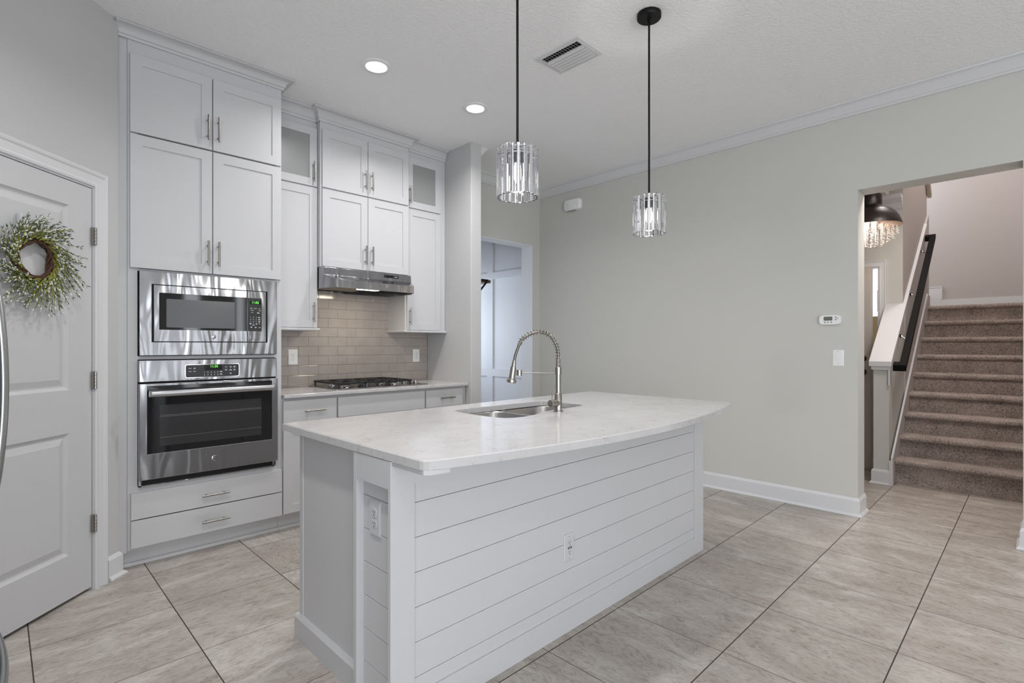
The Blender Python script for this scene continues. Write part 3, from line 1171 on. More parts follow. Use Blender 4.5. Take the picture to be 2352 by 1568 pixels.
# ------------------------------------------------------------------ outlets and switches
def wall_plate(name, label, cat, loc, rotz, kind='duplex', group=None, h=0.122, wd=0.073, plate='plastic'):
    """plate facing local -y, back at y=0"""
    t = thing(name, label, cat, loc, rotz, group)
    bm = nb()
    loops(bm, [[(x, 0, z) for x, z in rrect(-wd / 2, wd / 2, -h / 2, h / 2, 0.004, 3)], [(x, -0.003, z) for x, z in rrect(-wd / 2, wd / 2, -h / 2, h / 2, 0.004, 3)],
               [(x, -0.006, z) for x, z in rrect(-wd / 2 + 0.005, wd / 2 - 0.005, -h / 2 + 0.005, h / 2 - 0.005, 0.003, 3)]])
    obj('face_plate', bm, M[plate], t, world=False)
    if kind == 'duplex':
        for s in (-1, 1):
            bm = nb()
            prism(bm, rrect(-0.0165, 0.0165, s * 0.0195 - 0.014, s * 0.0195 + 0.014, 0.008, 4), 'y', -0.0075, -0.005)
            r_ = obj('receptacle', bm, M[plate], t, world=False, bevel=0.0006)
            bm = nb()
            box(bm, -0.0075, -0.0055, -0.0079, -0.0070, s * 0.0195 - 0.001, s * 0.0195 + 0.007)
            box(bm, 0.0050, 0.0070, -0.0079, -0.0070, s * 0.0195 + 0.000, s * 0.0195 + 0.007)
            lathe(bm, [(0.0026, -0.0079), (0.0026, -0.0070)], (0, 0, s * 0.0195 - 0.0075), 10, 'y')
            obj('slots', bm, M['slot'], r_, world=False)
    elif kind == 'usb':
        bm = nb(); box(bm, -0.0165, 0.0165, -0.0080, -0.005, -0.033, 0.033)
        r_ = obj('receptacle', bm, M[plate], t, world=False, bevel=0.0006)
        bm = nb()
        for s in (-1, 1):
            box(bm, -0.0075, -0.0055, -0.0084, -0.0075, s * 0.021 - 0.001, s * 0.021 + 0.007)
            box(bm, 0.0050, 0.0070, -0.0084, -0.0075, s * 0.021, s * 0.021 + 0.007)
            lathe(bm, [(0.0026, -0.0084), (0.0026, -0.0075)], (0, 0, s * 0.021 - 0.0065), 10, 'y')
        obj('slots', bm, M['slot'], r_, world=False)
        bm = nb()
        for x in (-0.0105, 0, 0.0105):
            box(bm, x - 0.0025, x + 0.0025, -0.0085, -0.0075, -0.0055, 0.0055)
        obj('usb_ports', bm, M['dark'], r_, world=False)
    else:
        bm = nb()
        prism(bm, [(-0.0052, -0.034), (-0.0085, -0.034), (-0.0105, 0.030), (-0.0052, 0.034)], 'x', -0.0165, 0.0165)
        obj('rocker', bm, M[plate], t, world=False, bevel=0.0006)
    for s in ((-1, 1) if kind != 'duplex' else (0,)):
        bm = nb()
        lathe(bm, [(0.003, -0.0068), (0.003, -0.0055)], (0, 0, s * 0.048), 10, 'y')
        obj('screw', bm, M['btn'], t, world=False)
    return t


wall_plate('wall_outlet', 'white duplex outlet on the backsplash beside the oven tower', 'outlet', (1.672, BY - 0.0145, 1.171), 0)
wall_plate('wall_outlet', 'white duplex outlet on the backsplash beside the wing wall', 'outlet', (2.838, BY - 0.0145, 1.166), 0)
wall_plate('wall_switch', 'white rocker light switch on the sage wall under the thermostat', 'light switch', (GX, 1.061, 1.168), R(-90), 'switch')

wall_plate('stair_outlet', 'white outlet on the stair wall beneath the black handrail', 'outlet', (6.33, 0.9295, 1.09), 0)

# ---- thermostat
th = thing('thermostat', 'white thermostat with grey display mounted above the light switch', 'thermostat', (GX, 1.112, 1.458), R(-90))
bm = nb()
pts = []
for k in range(36):
    a = 2 * PI * k / 36
    cxx = abs(math.cos(a)) ** 0.35 * (1 if math.cos(a) > 0 else -1)
    czz = abs(math.sin(a)) ** 0.55 * (1 if math.sin(a) > 0 else -1)
    pts.append((0.074 * cxx, 0.038 * czz))
loops(bm, [[(x, 0, z) for x, z in pts], [(x, -0.018, z) for x, z in pts], [(x * 0.95, -0.026, z * 0.92) for x, z in pts]])
obj('housing', bm, M['plastic'], th, world=False, smooth='auto')
bm = nb(); box(bm, -0.040, 0.018, -0.0268, -0.024, -0.006, 0.024)
obj('display', bm, M['lcd'], th, world=False)
for x, z, r_ in ((-0.032, -0.019, 0.006), (-0.011, -0.019, 0.006), (0.011, -0.019, 0.006), (0.040, 0.019, 0.006), (0.040, 0.001, 0.006), (0.052, 0.010, 0.005)):
    bm = nb()
    lathe(bm, [(r_, -0.0245), (r_, -0.0272), (r_ * 0.8, -0.0280)], (x, 0, z), 12, 'y')
    obj('button', bm, M['btn'], th, world=False)

# ---- motion sensor / chime near the crown
ch = thing('door_chime', 'small rounded white box high on the sage wall below the crown', 'chime', (GX, 3.60, 2.805), R(-90))
bm = nb()
P1 = rrect(-0.113, 0.113, -0.062, 0.062, 0.034, 6)
loops(bm, [[(x, 0, z) for x, z in P1], [(x, -0.030, z) for x, z in P1], [(x * 0.95, -0.042, z * 0.92) for x, z in P1], [(x * 0.86, -0.048, z * 0.80) for x, z in P1]])
obj('housing', bm, M['plastic'], ch, world=False, smooth='auto')
bm = nb(); box(bm, -0.065, 0.045, -0.036, -0.010, -0.0655, -0.058)
obj('speaker_slot', bm, M['btn'], ch, world=False)

# ------------------------------------------------------------------ island
IZ = 0.925
isl = thing('kitchen_island', 'white shiplap kitchen island with recessed panels, standing on the tiled floor', 'island', (2.0, 1.87, 0))
ix0, ix1, iy0, iy1 = 0.897, 3.115, 1.46, 2.27
bm = nb()
box(bm, 0.945, 0.965, 1.70, iy1, 0, IZ - 0.032)      # end panel, cabinet part
box(bm, ix1 - 0.02, ix1, iy0 + 0.03, iy1, 0, IZ - 0.032)
box(bm, 0.965, ix1 - 0.02, iy1 - 0.02, iy1, 0.10, IZ - 0.032)
box(bm, 0.965, ix1 - 0.02, iy1 - 0.09, iy1 - 0.07, 0.0, 0.10)
obj('body', bm, M['cab'], isl)
bm = nb()
box(bm, 0.941, 0.947, iy1 - 0.032, iy1 + 0.0, 0.095, IZ - 0.032)
obj('corner_stile', bm, M['cab'], isl, bevel=0.001)
# bar wall, front frame
bm = nb()
rx0, rx1, rz0, rz1 = 0.990, 3.000, 0.100, 0.805
box(bm, ix0, rx0, iy0, iy0 + 0.016, 0.0, IZ - 0.032)
box(bm, rx1, ix1, iy0, iy0 + 0.032, 0.0, IZ - 0.032)
box(bm, rx0, rx1, iy0, iy0 + 0.016, 0.0, rz0)
box(bm, rx0, rx1, iy0, iy0 + 0.016, rz1, IZ - 0.032)
obj('front_frame', bm, M['cab'], isl, bevel=0.001)
# end frame of the bar wall
bm = nb()
box(bm, ix0, ix0 + 0.05, 1.684, 1.704, 0, IZ - 0.032)
box(bm, ix0 + 0.0006, ix0 + 0.05, iy0 + 0.006, 1.690, 0.802, IZ - 0.0325)
obj('end_frame', bm, M['cab'], isl)
glines = [0.153 + 0.1175 * k for k in range(6)]


def shiplap(bm, along, a0, a1, f, z0, z1, depth=0.012, sign=1, gap=0.0018):
    zs = [z0] + [g_ for g_ in glines if z0 < g_ < z1] + [z1]
    for i in range(len(zs) - 1):
        c0 = zs[i] + (gap / 2 if i > 0 else 0)
        c1 = zs[i + 1] - (gap / 2 if i < len(zs) - 2 else 0)
        if along == 'x': box(bm, a0, a1, f, f + depth, c0, c1)
        else: box(bm, f, f + depth, a0, a1, c0, c1)


bm = nb()
shiplap(bm, 'x', rx0 - 0.005, rx1 + 0.005, iy0 + 0.008, rz0 - 0.01, rz1 + 0.005)
box(bm, rx0 - 0.005, rx1 + 0.005, iy0 + 0.020, iy0 + 0.03, 0.03, rz1 + 0.01)
obj('shiplap_front', bm, M['cab'], isl, bevel=0.0008, seg=1)
bm = nb()
shiplap(bm, 'y', iy0 + 0.017, 1.685, ix0 + 0.028, 0.0, 0.803)
box(bm, ix0 + 0.040, ix0 + 0.05, iy0 + 0.017, 1.685, 0, 0.81)
obj('shiplap_end', bm, M['cab'], isl, bevel=0.0008, seg=1)
bm = nb()
box(bm, 0.922, 0.946, 1.7045, iy1 + 0.012, 0, 0.088)
prism(bm, [(0.922, 0.088), (0.945, 0.088), (0.945, 0.097), (0.928, 0.097)], 'y', 1.7045, iy1 + 0.012)
obj('base_moulding', bm, M['cab'], isl)
# doors on the sink side
for k in range(4):
    a = 0.975 + k * 0.53
    bm = nb(); box(bm, a, a + 0.52, iy1 - 0.0005, iy1 + 0.019, 0.12, IZ - 0.05)
    obj('door', bm, M['cab'], isl, bevel=0.001)
bm = nb()
prism(bm, [(x, y) for x, y in ((0.902, 1.50), (0.902, 1.285), (0.918, 1.272), (0.985, 1.262), (0.985, 1.30), (0.93, 1.312), (0.93, 1.50))], 'z', IZ - 0.046, IZ - 0.0305)
o = obj('support_bracket', bm, M['cab'], isl, bevel=0.002)

# island countertop with the sink cut-out
front = []
for k in range(33):
    x = 0.900 + (3.105 - 0.900) * k / 32
    t_ = (x - 0.900) / (3.105 - 0.900) * 2 - 1
    front.append((x, 1.278 - 0.150 * (1 - t_ * t_)))
outer = []
outer += [(0.890, 2.330), (0.898, 1.300), (0.903, 1.288), (0.914, 1.276)] + front[1:-1] + [(3.095, 1.279), (3.108, 1.288), (3.112, 1.300), (3.112, 2.330)]
hole = []
sp = [(1.700, 2.15), (1.678, 2.05), (1.672, 1.92), (1.680, 1.81), (1.712, 1.750), (1.790, 1.732), (1.870, 1.742), (1.940, 1.765), (1.985, 1.788), (2.03, 1.797),
      (2.20, 1.803), (2.33, 1.810), (2.385, 1.83), (2.400, 1.88), (2.400, 2.08), (2.388, 2.135), (2.34, 2.155), (2.0, 2.165), (1.76, 2.170)]
hp_ = [(p.x, p.y) for p in smooth_path([(x, y, 0) for x, y in sp + sp[:1]], 3)[:-1]]


def plate_with_hole(bm, outer, hole, z0, z1, e=0.004):
    def add(loop, z): return [bm.verts.new((x, y, z)) for x, y in loop]

    def shrink(loop, d):
        n = len(loop); res = []
        A = sum(loop[i][0] * loop[(i + 1) % n][1] - loop[(i + 1) % n][0] * loop[i][1] for i in range(n))
        s = 1 if A > 0 else -1
        for i in range(n):
            p, q, r_ = Vector(loop[i - 1]), Vector(loop[i]), Vector(loop[(i + 1) % n])
            d1, d2 = (q - p).normalized(), (r_ - q).normalized()
            nn = Vector((-(d1.y + d2.y), d1.x + d2.x))
            if nn.length < 1e-6: nn = Vector((-d1.y, d1.x))
            nn.normalize()
            res.append((q.x + nn.x * d * s, q.y + nn.y * d * s))
        return res
    ob, os_, ot = add(outer, z0), add(outer, z1 - e), add(shrink(outer, e), z1)
    hb_, hs, ht = add(hole, z0), add(hole, z1 - e * 0.5), add(shrink(hole, -e * 0.5), z1)
    for A, B in ((ob, os_), (os_, ot), (hb_, hs), (hs, ht)):
        for k in range(len(A)):
            bm.faces.new((A[k], A[(k + 1) % len(A)], B[(k + 1) % len(A)], B[k]))
    for A, B in ((ot, ht), (ob, hb_)):
        ed = []
        for L in (A, B):
            for k in range(len(L)):
                e_ = bm.edges.get((L[k], L[(k + 1) % len(L)])) or bm.edges.new((L[k], L[(k + 1) % len(L)]))
                ed.append(e_)
        bmesh.ops.triangle_fill(bm, use_beauty=True, use_dissolve=False, edges=ed)


bm = nb()
plate_with_hole(bm, outer, hp_, IZ - 0.030, IZ)
o = obj('island_countertop', bm, M['quartz'])
tag(o, 'large white quartz island top with bowed front edge and sink cut-out', 'countertop')

# ---- sink
M['sink'] = mat('sink_steel', srgb(170, 168, 166), 0.28, 1.0)
sk = thing('sink', 'undermount double-bowl stainless sink in the island top', 'sink', (2.03, 1.96, 0.70))


def bowl(x0, x1, y0, y1, dep, parent):
    bm = nb()
    z1 = IZ - 0.031
    L = []
    for ins, z, r_ in ((-0.014, z1, 0.085), (0.0, z1, 0.075), (0.004, z1 - 0.006, 0.072), (0.012, z1 - dep + 0.03, 0.066), (0.022, z1 - dep + 0.01, 0.06), (0.045, z1 - dep, 0.05), (0.10, z1 - dep - 0.002, 0.02)):
        L.append([(x, y, z) for x, y in rrect(x0 + ins, x1 - ins, y0 + ins, y1 - ins, r_, 6)])
    loops(bm, L, cap0=False)
    o = obj('basin', bm, M['sink'], parent, smooth=True)
    bm = nb()
    lathe(bm, [(0.045, 0), (0.043, 0.003), (0.03, 0.001), (0.001, 0.001)], ((x0 + x1) / 2, (y0 + y1) / 2, z1 - dep - 0.001), 24)
    obj('drain', bm, M['chrome'], o, smooth='auto')


bowl(1.672, 2.012, 1.728, 2.168, 0.20, sk)
bowl(2.036, 2.402, 1.790, 2.168, 0.20, sk)

# ---- faucet
fx, fy = 2.066, 1.747
fc = thing('kitchen_faucet', 'brushed nickel spring-neck pull-down faucet standing behind the sink', 'faucet', (fx, fy, IZ))
DV = Vector((-0.7108, 0.7034, 0))


def fp(a, z): return (fx + DV.x * a, fy + DV.y * a, z)


bm = nb()
lathe(bm, [(0.026, 0), (0.026, 0.003), (0.0195, 0.005), (0.019, 0.091), (0.0175, 0.093), (0.0135, 0.094), (0.0133, 0.192), (0.0165, 0.192), (0.0165, 0.228), (0.0133, 0.229), (0.012, 0.232)], (fx, fy, IZ), 28)
bd = obj('stem', bm, M['nickel'], fc, smooth='auto')
bm = nb()
cyl(bm, (fx, fy, IZ + 0.042), (fx - 0.060, fy + 0.002, IZ + 0.044), 0.019, 24)
vb = obj('valve_body', bm, M['nickel'], fc, smooth='auto', bevel=0.001)
bm = nb()
tube(bm, [(fx - 0.048, fy, IZ + 0.058), (fx - 0.044, fy + 0.002, IZ + 0.078), (fx - 0.031, fy + 0.004, IZ + 0.132)], [0.0035, 0.0035, 0.003], 10)
obj('lever', bm, M['nickel'], vb, smooth='auto')
hose_pts = smooth_path([fp(0, 1.150), fp(0, 1.195), fp(0.001, 1.225), fp(0.005, 1.2525), fp(0.025, 1.296), fp(0.052, 1.322), fp(0.098, 1.335), fp(0.145, 1.325), fp(0.178, 1.304),
                        fp(0.194, 1.286), fp(0.211, 1.246), fp(0.222, 1.213), fp(0.227, 1.186)], 8)
bm = nb(); tube(bm, hose_pts, 0.0075, 12)
obj('hose', bm, mat('hose_metal', srgb(112, 108, 102), 0.35, 1.0), fc, smooth='auto')


def coil(path, turns, r, wr, n=14):
    P = [Vector(p) for p in path]
    cum = [0]
    for a, b_ in zip(P, P[1:]): cum.append(cum[-1] + (b_ - a).length)
    tot = cum[-1]
    pts = []
    N = int(turns * n)
    for i in range(N + 1):
        s_ = tot * i / N
        j = 0
        while j < len(cum) - 2 and cum[j + 1] < s_: j += 1
        f = (s_ - cum[j]) / max(cum[j + 1] - cum[j], 1e-9)
        p = P[j].lerp(P[j + 1], f)
        d = (P[min(j + 2, len(P) - 1)] - P[max(j - 1, 0)]).normalized()
        side = Vector((DV.y, -DV.x, 0))
        nrm = d.cross(side).normalized()
        a = 2 * PI * turns * i / N
        pts.append(p + side * math.cos(a) * r + nrm * math.sin(a) * r)
    return pts


i1 = 72   # end index of the spring part
bm = nb()
tube(bm, coil(hose_pts[0:9], 9, 0.0115, 0.002), 0.0021, 6)
tube(bm, coil(hose_pts[8:i1], 19, 0.0140, 0.0018), 0.0018, 6)
tube(bm, coil(hose_pts[i1 - 1:i1 + 5], 4, 0.0105, 0.002), 0.0020, 6)
obj('spring', bm, M['nickel'], fc, smooth=True)
hd0, hd1 = Vector(fp(0.227, 1.190)), Vector(fp(0.243, 1.073))
dv = hd1 - hd0
bm = nb()
tube(bm, [hd0, hd0 + dv * 0.02, hd0 + dv * 0.30, hd0 + dv * 0.31, hd0 + dv * 0.80, hd0 + dv * 0.84, hd0 + dv * 0.86, hd0 + dv * 0.98, hd1],
     [0.009, 0.0095, 0.0115, 0.0145, 0.0160, 0.0170, 0.0245, 0.0245, 0.0225], 24)
obj('spray_head', bm, M['nickel'], fc, smooth='auto')
bm = nb()
cyl(bm, fp(0.010, 1.122), fp(0.190, 1.124), 0.0032, 10)
lathe(bm, [(0.0145, -0.015), (0.0145, 0.015)], fp(0.202, 1.124), 20)
obj('holder_arm', bm, M['nickel'], fc, smooth='auto', bevel=0.0006)

# ---- island outlets
wall_plate('island_outlet', 'white outlet with three black ports on the shiplap front of the island', 'outlet', (1.806, iy0 + 0.008, 0.370), 0, 'usb', plate='cab')
wall_plate('island_outlet', 'white duplex outlet on the narrow end of the island', 'outlet', (ix0 + 0.028, 1.600, 0.675), R(-90), 'duplex', plate='cab')


# ------------------------------------------------------------------ pendants
def make_pendant(label, x, y, zb, zt):
    t = thing('pendant_light', label, 'pendant light', (x, y, CZ), 0, 'crystal pendants over the island')
    bm = nb()
    lathe(bm, [(0.064, -0.001), (0.064, -0.022), (0.061, -0.026), (0.010, -0.027), (0.009, -0.036), (0.001, -0.036)], (0, 0, 0), 40)
    obj('canopy', bm, M['black'], t, world=False, smooth='auto')
    bm = nb(); cyl(bm, (0, 0, -0.03), (0, 0, zt - CZ - 0.002), 0.0055, 12)
    obj('rod', bm, M['black'], t, world=False, smooth='auto')
    bm = nb()
    lathe(bm, [(0.021, 0), (0.021, -0.052), (0.017, -0.056), (0.001, -0.056)], (0, 0, zt - CZ - 0.006), 24)
    for k in range(3):
        a = 2 * PI * k / 3
        cyl(bm, (0, 0, zt - CZ - 0.012), (0.076 * math.cos(a), 0.076 * math.sin(a), zt - CZ - 0.012), 0.0018, 6)
    obj('socket', bm, M['black'], t, world=False, smooth='auto')
    bm = nb()
    r = [(0.001, -0.058), (0.010, -0.060), (0.013, -0.066), (0.0155, -0.085), (0.0165, -0.105), (0.014, -0.125), (0.007, -0.138), (0.001, -0.141)]
    lathe(bm, r, (0, 0, zt - CZ - 0.002), 16)
    obj('light_bulb', bm, M['bulb'], t, world=False, smooth=True)
    bm = nb()
    for z_ in (zt - CZ - 0.010, zt - CZ - 0.035):
        pts = [(0.0745 * math.cos(2 * PI * k / 40), 0.0745 * math.sin(2 * PI * k / 40), z_) for k in range(40)]
        tube(bm, pts, 0.0016, 6, closed=True)
    obj('ring', bm, M['chrome'], t, world=False, smooth=True)
    H_ = zt - zb
    N = 20
    # one faceted prism, re-used round the ring
    bm = nb()
    hw = 0.0131
    prof = [(-hw, 0), (-hw * 0.45, -0.0065), (hw * 0.45, -0.0065), (hw, 0), (hw * 0.45, 0.0055), (-hw * 0.45, 0.0055)]
    L = []
    for s_, z_ in ((0.80, 0), (1.0, -0.004), (1.0, -(H_ - 0.005)), (0.80, -H_)):
        L.append([(px * (0.55 + 0.45 * s_), py * s_, z_) for px, py in prof])
    loops(bm, L)
    bmesh.ops.recalc_face_normals(bm, faces=bm.faces[:])
    me = bpy.data.meshes.new('crystal')
    bm.to_mesh(me); bm.free()
    me.materials.append(M['crystal'])
    for k in range(N):
        a = 2 * PI * k / N + 0.05
        o = bpy.data.objects.new('crystal', me)
        COL.objects.link(o)
        o.parent = t
        o.location = (0.0815 * math.cos(a), 0.0815 * math.sin(a), zt - CZ)
        o.rotation_euler = (0, 0, a + PI / 2)
    l = bpy.data.lights.new('pendant_bulb_light', 'POINT')
    l.energy = 5.0; l.color = (1, 0.97, 0.94); l.shadow_soft_size = 0.02
    lo = bpy.data.objects.new('pendant_bulb_light', l)
    COL.objects.link(lo); lo.parent = t; lo.location = (0, 0, zb - CZ - 0.03)
    l = bpy.data.lights.new('pendant_down_light', 'AREA')
    l.shape = 'DISK'; l.size = 0.12; l.energy = 1.5; l.color = (1, 0.97, 0.94)
    lo = bpy.data.objects.new('pendant_down_light', l)
    COL.objects.link(lo); lo.parent = t; lo.location = (0, 0, zb - CZ - 0.01)
    return t


make_pendant('black rod pendant with crystal cylinder shade hanging nearer the oven tower', 1.556, 1.540, 1.887, 2.090)
make_pendant('black rod pendant with crystal cylinder shade hanging nearer the sage wall', 2.505, 1.478, 1.868, 2.066)


# ------------------------------------------------------------------ ceiling fixtures
def downlight(x, y, label, power=9):
    t = thing('recessed_light', label, 'ceiling light', (x, y, CZ), 0, 'recessed ceiling lights')
    bm = nb()
    lathe(bm, [(0.096, -0.0005), (0.096, -0.004), (0.090, -0.007), (0.068, -0.008), (0.064, -0.004), (0.064, -0.0008)], (0, 0, 0), 40)
    obj('trim_ring', bm, M['plastic'], t, world=False, smooth='auto')
    bm = nb()
    lathe(bm, [(0.0635, -0.004), (0.06, -0.0065), (0.03, -0.0085), (0.001, -0.009)], (0, 0, 0), 32)
    obj('lens', bm, M['downlight'], t, world=False, smooth='auto')
    l = bpy.data.lights.new('recessed_lamp', 'AREA')
    l.shape = 'DISK'; l.size = 0.12; l.energy = power; l.color = (1, 0.992, 0.985); l.spread = R(150)
    lo = bpy.data.objects.new('recessed_lamp', l)
    COL.objects.link(lo); lo.parent = t; lo.location = (0, 0, -0.012)
    return t


downlight(1.730, 2.985, 'round recessed light in the ceiling nearer the oven tower')
downlight(2.568, 2.988, 'round recessed light in the ceiling nearer the wing wall', 12)
downlight(0.30, 1.55, 'unseen recessed light added to brighten the island end, in front of the refrigerator', 18)  # out-of-view fixture added to lift the island end
downlight(0.30, -0.6, 'unseen recessed light added as room fill, past the refrigerator', 5)  # out-of-view fixture added to even out the room light

vt = thing('ceiling_vent', 'white louvred air vent set in the textured ceiling', 'air vent', (2.512, 2.04, CZ))
bm = nb()
vx0, vx1, vy0, vy1 = 2.385, 2.640, 1.868, 2.212
e = 0.030
L = [[(vx0, vy0, CZ - 0.0005), (vx1, vy0, CZ - 0.0005), (vx1, vy1, CZ - 0.0005), (vx0, vy1, CZ - 0.0005)],
     [(vx0 + .004, vy0 + .004, CZ - 0.006), (vx1 - .004, vy0 + .004, CZ - 0.006), (vx1 - .004, vy1 - .004, CZ - 0.006), (vx0 + .004, vy1 - .004, CZ - 0.006)],
     [(vx0 + e, vy0 + e, CZ - 0.010), (vx1 - e, vy0 + e, CZ - 0.010), (vx1 - e, vy1 - e, CZ - 0.010), (vx0 + e, vy1 - e, CZ - 0.010)],
     [(vx0 + e, vy0 + e, CZ - 0.0008), (vx1 - e, vy0 + e, CZ - 0.0008), (vx1 - e, vy1 - e, CZ - 0.0008), (vx0 + e, vy1 - e, CZ - 0.0008)]]
loops(bm, L, cap0=False, cap1=False)
obj('frame', bm, M['trim'], vt)
bm = nb(); box(bm, vx0 + e, vx1 - e, vy0 + e, vy1 - e, CZ - 0.0022, CZ - 0.0008)
obj('duct_opening', bm, M['dark'], vt)
for k in range(7):
    x = vx0 + e + 0.014 + k * 0.0278
    tilt = -0.012 if k < 2 else 0.012
    bm = nb()
    prism(bm, [(x - tilt, CZ - 0.003), (x - tilt + 0.0015, CZ - 0.003), (x + tilt * 0.5 + 0.0015, CZ - 0.016), (x + tilt * 0.5, CZ - 0.016)], 'y', vy0 + e, vy1 - e)
    obj('louvre', bm, M['trim'], vt)
bm = nb()
for k in range(14):
    y = vy0 + e + 0.01 + k * 0.0208
    box(bm, vx0 + e, vx1 - e, y, y + 0.0012, CZ - 0.004, CZ - 0.0022)
obj('damper_fins', bm, M['trim'], vt)

# ------------------------------------------------------------------ mudroom behind
bm = nb()
HX = 4.65
box(bm, HX, HX + 0.1, DY + 0.171, 6.1, 0, CZ)
box(bm, 3.3, 3.42, DY + 0.171, 6.1, 0, CZ)
box(bm, 3.3, HX + 0.1, 6.1, 6.2, 0, CZ)
struct('wall_mudroom', bm, M['hall'])
bm = nb()
for y in (4.36, 5.045, 5.75):
    box(bm, HX - 0.018, HX - 0.0005, y, y + 0.115, 0.14, CZ)
for z0, z1 in ((0.0, 0.14), (0.853, 0.952), (2.128, 2.216)):
    box(bm, HX - 0.0182, HX - 0.0004, DY + 0.175, 6.1, z0, z1)
struct('trim_4', bm, M['hall'])
sh = thing('wall_shelf', 'dark wood shelf on a black metal bracket in the mudroom', 'shelf', (3.42, 4.8, 2.04))
bm = nb(); box(bm, 3.421, 4.376, 4.80, 5.95, 2.035, 2.072)
obj('board', bm, M['wood'], sh, bevel=0.002)
bm = nb()
box(bm, 3.95, 4.33, 4.792, 4.80, 2.05, 2.075)
bm2 = bm
tube(bm2, [(4.31, 4.80, 2.045), (4.08, 4.80, 1.80)], 0.012, 8)
tube(bm2, [(4.08, 4.80, 1.80), (3.43, 4.80, 1.80)], 0.012, 8)
obj('bracket', bm2, M['black'], sh)

# ------------------------------------------------------------------ foyer and stairs
FZ = 2.77
XE = 6.457      # foyer end wall
bm = nb()
box(bm, GX + 0.2, XE, 1.06, 4.4, FZ, FZ + 0.1)
struct('ceiling_foyer', bm, M['ceil'])
bm = nb()
box(bm, XE, XE + 0.14, 0.953, 1.150, 0, FZ + 0.4)
box(bm, XE, XE + 0.14, 2.06, 4.4, 0, FZ + 0.4)
box(bm, XE, XE + 0.14, 1.150, 2.06, 2.078, FZ + 0.4)
struct('wall_foyer', bm, M['wallg'])
bm = nb(); box(bm, GX + 0.2, XE, 4.3, 4.4, 0, FZ + 0.2); struct('wall_foyer_side', bm, M['wallp'])
# stair enclosure
bm = nb()
box(bm, GX + 0.2, 9.0, -0.12, -0.02, 0, 5.6)
struct('wall_stair_right', bm, M['wallp'])
bm = nb()
box(bm, 8.86, 9.0, -0.12, 1.07, 0, 5.6)
box(bm, 8.86, 9.0, 1.07, 3.2, 2.45, 5.6)
struct('wall_stair_end', bm, M['wallp'])
bm = nb()
box(bm, XE + 0.002, 8.04, 0.9515, 1.0705, 0, 5.6)
struct('wall_stair_left', bm, M['wallp'])
bm = nb()
box(bm, 8.04, 8.86, 3.1, 3.2, 2.45, 5.6)
box(bm, 7.94, 8.04, 1.0710, 3.2, 2.45, 5.6)
box(bm, GX + 0.2, 9.0, -0.12, 3.2, 5.5, 5.6)
box(bm, GX + 0.2, XE, 0.952, 1.07, 2.87, 5.6)
box(bm, GX + 0.1, GX + 0.2, -0.12, 1.07, 2.9, 5.6)
struct('wall_upper', bm, M['wallp'])
# half wall with sloped cap
SL = 0.745


def capz(x): return 1.158 + SL * (x - 5.745)


bm = nb()
prism(bm, [(5.722, 0), (XE - 0.001, 0), (XE - 0.001, capz(XE) - 0.045), (5.722, capz(5.722) - 0.045)], 'y', 0.945, 1.062)
struct('wall_half', bm, M['wallg'])
bm = nb()   # lower thicker wall continuing up the stair, below the ledge
prism(bm, [(XE, 0), (8.04, 0), (8.04, capz(8.04) - 0.02), (XE, capz(XE) - 0.02)], 'y', 0.930, 0.952)
struct('wall_stair_ledge', bm, M['wallp'])
bm = nb()
prism(bm, [(5.69, capz(5.69) - 0.045), (XE + 0.0, capz(XE) - 0.045), (XE + 0.0, capz(XE)), (5.69, capz(5.69))], 'y', 0.922, 1.094)
prism(bm, [(XE, capz(XE) - 0.03), (7.82, capz(7.82) - 0.03), (7.82, capz(7.82)), (XE, capz(XE))], 'y', 0.922, 0.952)
prism(bm, [(5.70, capz(5.70) - 0.085), (5.722, capz(5.722) - 0.085), (5.722, capz(5.722) - 0.045), (5.70, capz(5.70) - 0.045)], 'y', 0.932, 1.078)
box(bm, 5.702, 5.722, 0.937, 0.950, 0.90, 1.09)
struct('trim_5', bm, M['trim'], bevel=0.004)
bm = nb()
molding(bm, [(XE, 1.0635), (5.7215, 1.0635), (5.7215, 0.944)], baseprof(), side=1)
box(bm, 5.712, 5.76, 0.926, 0.9445, 0, 0.22)
struct('baseboard_newel', bm, M['trim'])

